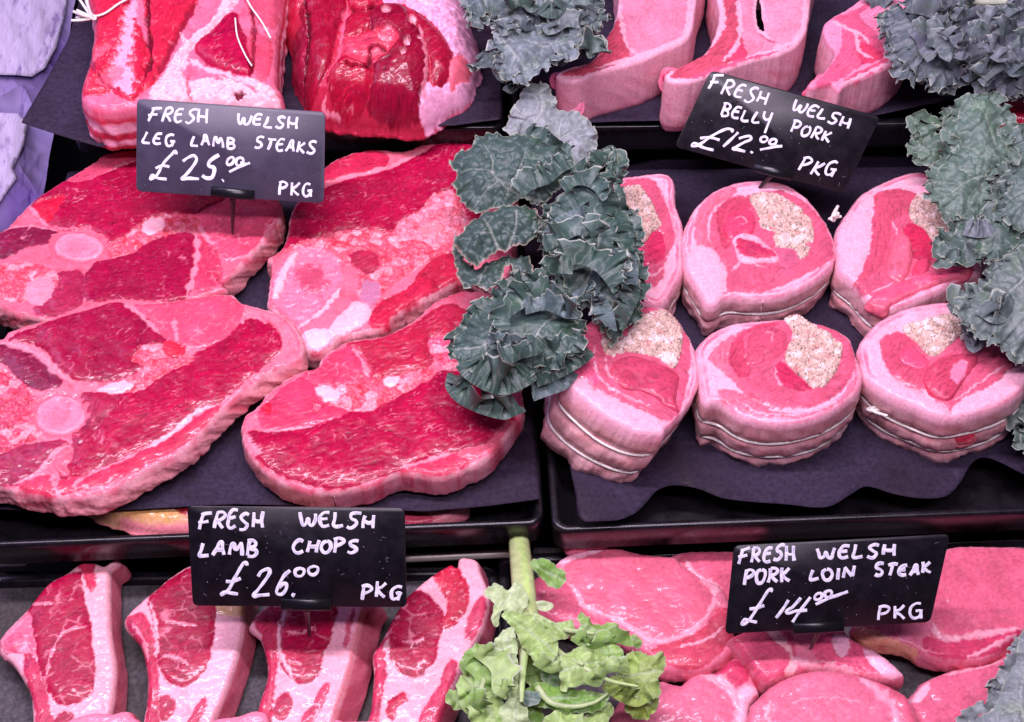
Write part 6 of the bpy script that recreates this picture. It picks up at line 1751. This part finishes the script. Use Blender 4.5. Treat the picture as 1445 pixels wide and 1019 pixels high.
# pale greens in front
LG, LG2, LG3, LW = lin(140, 180, 92), lin(160, 192, 112), lin(116, 160, 68), lin(178, 202, 144)
root = empty('stalk_of_greens', W(740, 900, ZB))
tag(root, 'pale green stalk with wilting yellow green leaves between chops and pork', 'greens')
zs = ZB + 0.055
rib('stem', PX('731,738 733,770 737,810 741,850 748,900 752,940'), np.array([zs - .034, zs - .018, zs - .004, zs, zs - .004, zs - .01]), 5.2, 6.4, root, lin(196, 212, 146))
for i, (dx, rr) in enumerate([(-9, 1.5), (2, 1.3), (11, 1.6)]):
    rib('stem_rib', PX(f'{731+dx},742 {733+dx},775 {738+dx},820 {744+dx},870 {752+dx},915'), np.array([zs - .030, zs - .014, zs, zs + .004, zs]) - (0.0032 if dx else 0) * (abs(dx) > 5) - 0.001, rr * 0.7, rr * 0.7, root, [lin(222, 226, 190), lin(180, 196, 130), lin(214, 220, 180)][i], 30 + i)
gl = [('405,300 430,285 490,284 530,315 570,340 572,380 545,408 500,412 460,375 440,350', .050, LG3, 3.5, 1.2), ('195,440 250,395 310,420 340,380 400,440 395,500 350,540 290,520 260,590 235,580 240,490', .062, LW, 4, 2.2),
      ('425,480 470,472 520,488 490,520 450,518', .056, LW, 2, 1.0), ('280,520 340,520 420,530 440,560 535,660 520,740 490,780 420,740 330,600', .070, LG2, 7, 2.6),
      ('240,690 300,590 340,600 350,700 360,800 365,950 320,960 290,860 250,780', .066, LW, 6, 2.4), ('430,540 500,570 600,565 610,610 560,650 500,640', .066, LG2, 5, 2.2),
      ('590,640 630,600 630,525 680,560 800,580 860,620 920,660 860,680 800,640 720,660 660,630', .062, LG, 6, 3.4), ('530,740 600,690 720,680 760,740 730,800 640,850 560,870 540,800', .068, LG2, 7, 3.2),
      ('730,850 800,800 850,720 900,690 960,720 1010,710 1020,760 990,830 1000,900 930,930 850,900 760,900', .062, lin(150, 178, 96), 8, 4.0), ('830,940 900,900 980,900 990,950 950,1000 880,1000', .050, lin(160, 190, 84), 4, 3.0),
      ('380,880 450,840 560,860 700,880 760,900 740,960 600,985 480,960 400,940', .060, LG3, 6, 2.4), ('460,1019 540,960 640,990 740,930 790,950 760,1019 700,1100 480,1100', .058, LG2, 6, 3.0),
      ('90,740 150,680 210,668 240,720 280,790 260,820 200,760 150,790 130,830 100,800', .058, LG, 6, 3.4), ('80,830 150,800 220,820 270,880 300,960 280,1060 180,1060 120,960 80,900', .062, LG2, 7, 4.0),
      ('25,900 60,870 100,920 110,960 60,960', .046, LG, 2, 2.0), ('270,960 360,900 400,960 390,1060 290,1060', .062, LW, 5, 2.0), ('460,790 520,770 545,830 510,870 465,840', .060, lin(96, 132, 82), 3, 2.0),
      ('380,740 450,720 500,780 470,860 400,850', .052, LG, 4, 2.4), ('330,940 420,900 470,980 440,1080 330,1080', .050, LG3, 4, 2.4), ('500,700 560,740 540,860 470,900 440,800', .050, LG2, 4, 2.4),
      ('370,890 440,880 460,920 400,950 360,930', .064, lin(100, 124, 112), 3, 2.0), ('720,660 780,650 830,700 800,790 750,740', .066, LG, 4, 2.6)]
for i, (t, z, c, dm, A) in enumerate(gl):
    q = D3(t)
    pl = Pl(q[:, 0].mean(), q[:, 1].mean(), ZB + z, rg.uniform(-.25, .25), rg.uniform(-.45, 0.0))
    cen = q.mean(0); ds = q[np.argmax(np.hypot(*(q - cen).T))]
    leaf('leaf_blade', q, pl, c, ruffle=(A * 0.6, 5, 14), veins=[(np.array([cen + (cen - ds) * .7, cen, cen + (ds - cen) * .85]), 1.3)], seed=300 + i, dome=dm, parent=root, serr=0.9, pale_edge=0.35, quilt=0.5, retic=6)
for i, (t, z, c) in enumerate([('90,760 160,830 130,920 200,980', .066, LG), ('150,720 230,790 240,880 300,920', .072, LG2), ('590,650 680,700 760,660 860,680', .068, LG), ('740,880 820,930 900,950 1000,880', .058, lin(160, 188, 90)),
                               ('640,840 720,860 760,800 860,800', .070, LG2), ('60,880 120,980 200,1010', .060, LG2), ('420,760 500,800 560,780', .070, LG2)]):
    frill(D3(t), ZB + z, 11, 4, 12, c, 340 + i, root, side=-1, up=0.6)
for i, (t, z0, z1, a_, b_) in enumerate([('410,560 480,650 560,720 650,760', .058, .072, 2.6, 1.0), ('420,540 560,600 700,620', .060, .070, 2.2, 0.8), ('400,600 330,700 220,790 180,900', .056, .070, 2.4, 0.9), ('405,600 380,740 370,930', .058, .072, 2.8, 1.0), ('640,770 760,830 900,860', .070, .066, 1.4, 0.6)]):
    q = D3(t)
    rib('leaf_stalk', q, ZB + np.linspace(z0, z1, len(q)), a_, b_, root, lin(188, 206, 150), 90 + i)
rib('leaf_stalk', D3('440,860 500,930 600,950 700,930 760,890'), ZB + 0.064, 1.7, 0.7, root, lin(186, 204, 150))

# ------------------------------------------------------------------ price tags
p5 = 1.65
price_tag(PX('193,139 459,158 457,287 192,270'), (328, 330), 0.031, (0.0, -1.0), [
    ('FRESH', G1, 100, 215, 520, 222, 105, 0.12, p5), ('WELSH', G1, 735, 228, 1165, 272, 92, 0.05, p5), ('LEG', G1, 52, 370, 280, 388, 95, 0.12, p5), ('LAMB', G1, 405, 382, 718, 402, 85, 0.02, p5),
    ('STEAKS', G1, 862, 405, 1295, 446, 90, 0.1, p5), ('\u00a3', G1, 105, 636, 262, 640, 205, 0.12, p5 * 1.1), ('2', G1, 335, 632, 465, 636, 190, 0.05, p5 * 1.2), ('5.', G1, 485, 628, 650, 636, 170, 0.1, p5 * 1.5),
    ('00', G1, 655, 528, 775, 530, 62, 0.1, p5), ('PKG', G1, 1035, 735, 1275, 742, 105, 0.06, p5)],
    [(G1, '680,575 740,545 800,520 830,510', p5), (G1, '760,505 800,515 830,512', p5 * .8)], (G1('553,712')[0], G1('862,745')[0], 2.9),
    'black price tag, glare in its colour, for leg lamb steaks at 25 pounds', M_TAG_GLARE, 1)
price_tag(PX('1003,99 1243,165 1190,273 952,207'), G2('566,866')[0], 0.040, (-0.2, -1.0), [
    ('FRESH', G2, 240, 180, 625, 282, 100, 0.12, p5), ('WELSH', G2, 800, 312, 1190, 432, 85, 0.1, p5), ('BELLY', G2, 318, 348, 662, 428, 90, 0.05, p5), ('PORK', G2, 795, 462, 1060, 532, 85, 0.12, p5),
    ('\u00a3', G2, 110, 560, 320, 600, 170, 0.4, p5 * 1.1), ('1', G2, 335, 560, 400, 575, 140, 0.3, p5 * 1.1), ('2.', G2, 400, 572, 545, 602, 130, 0.25, p5 * 1.1), ('00', G2, 585, 530, 695, 552, 50, 0.1, p5), ('PKG', G2, 848, 726, 1085, 768, 95, 0.3, p5)],
    [(G2, '590,585 640,575 700,565 742,560', p5), (G2, '690,555 720,560 742,560', p5 * .8)], (G2('545,700')[0], G2('808,768')[0], 2.6),
    'tilted black price tag for belly pork at 12 pounds', M_TAG, 2)
price_tag(PX('264,714 571,717 574,857 272,855'), G3('800,888')[0], ZB + 0.027, (0.0, -1.0), [
    ('FRESH', G3, 95, 215, 500, 205, 112, 0.12, p5 * 1.2), ('WELSH', G3, 735, 192, 1205, 212, 98, 0.05, p5 * 1.2), ('LAMB', G3, 95, 376, 465, 376, 98, 0.12, p5 * 1.25), ('CHOPS', G3, 690, 362, 1105, 358, 90, 0.1, p5 * 1.25),
    ('\u00a3', G3, 230, 652, 380, 638, 205, 0.18, p5 * 1.2), ('2', G3, 442, 628, 545, 628, 195, 0.1, p5 * 1.2), ('6.', G3, 580, 626, 705, 626, 165, 0.12, p5 * 1.2), ('00', G3, 705, 516, 855, 508, 62, 0.05, p5 * 1.1), ('PKG', G3, 1130, 648, 1375, 656, 100, 0.08, p5 * 1.15)],
    [], (G3('618,690')[0], G3('935,690')[0], 3.0), 'black price tag for lamb chops at 26 pounds', M_TAG, 3)
price_tag(PX('1036,770 1341,754 1313,878 1023,895'), G4('565,765')[0], ZB + 0.030, (0.0, -1.0), [
    ('FRESH', G4, 122, 236, 462, 218, 95, 0.15, p5 * 1.2), ('WELSH', G4, 608, 212, 1082, 194, 82, 0.05, p5 * 1.2), ('PORK', G4, 150, 368, 435, 352, 88, 0.1, p5 * 1.2), ('LOIN', G4, 558, 352, 830, 326, 75, 0.08, p5 * 1.2), ('STEAK', G4, 960, 318, 1308, 304, 72, 0.1, p5 * 1.2),
    ('\u00a3', G4, 138, 622, 262, 622, 215, 0.26, p5 * 1.1), ('1', G4, 345, 575, 400, 575, 140, 0.35, p5 * 1.1), ('4', G4, 390, 580, 500, 590, 145, 0.3, p5 * 1.1), ('00', G4, 588, 470, 700, 446, 50, 0.1, p5), ('PKG', G4, 978, 590, 1255, 572, 95, 0.14, p5)],
    [(G4, '595,495 660,465 730,440 795,415', p5), (G4, '690,445 740,430 795,415', p5 * .7)], (G4('455,645')[0], G4('765,628')[0], 2.8), 'black price tag for pork loin steak at 14 pounds', M_TAG, 4)

for o in sc.objects:
    if 'wo' in o: del o['wo']
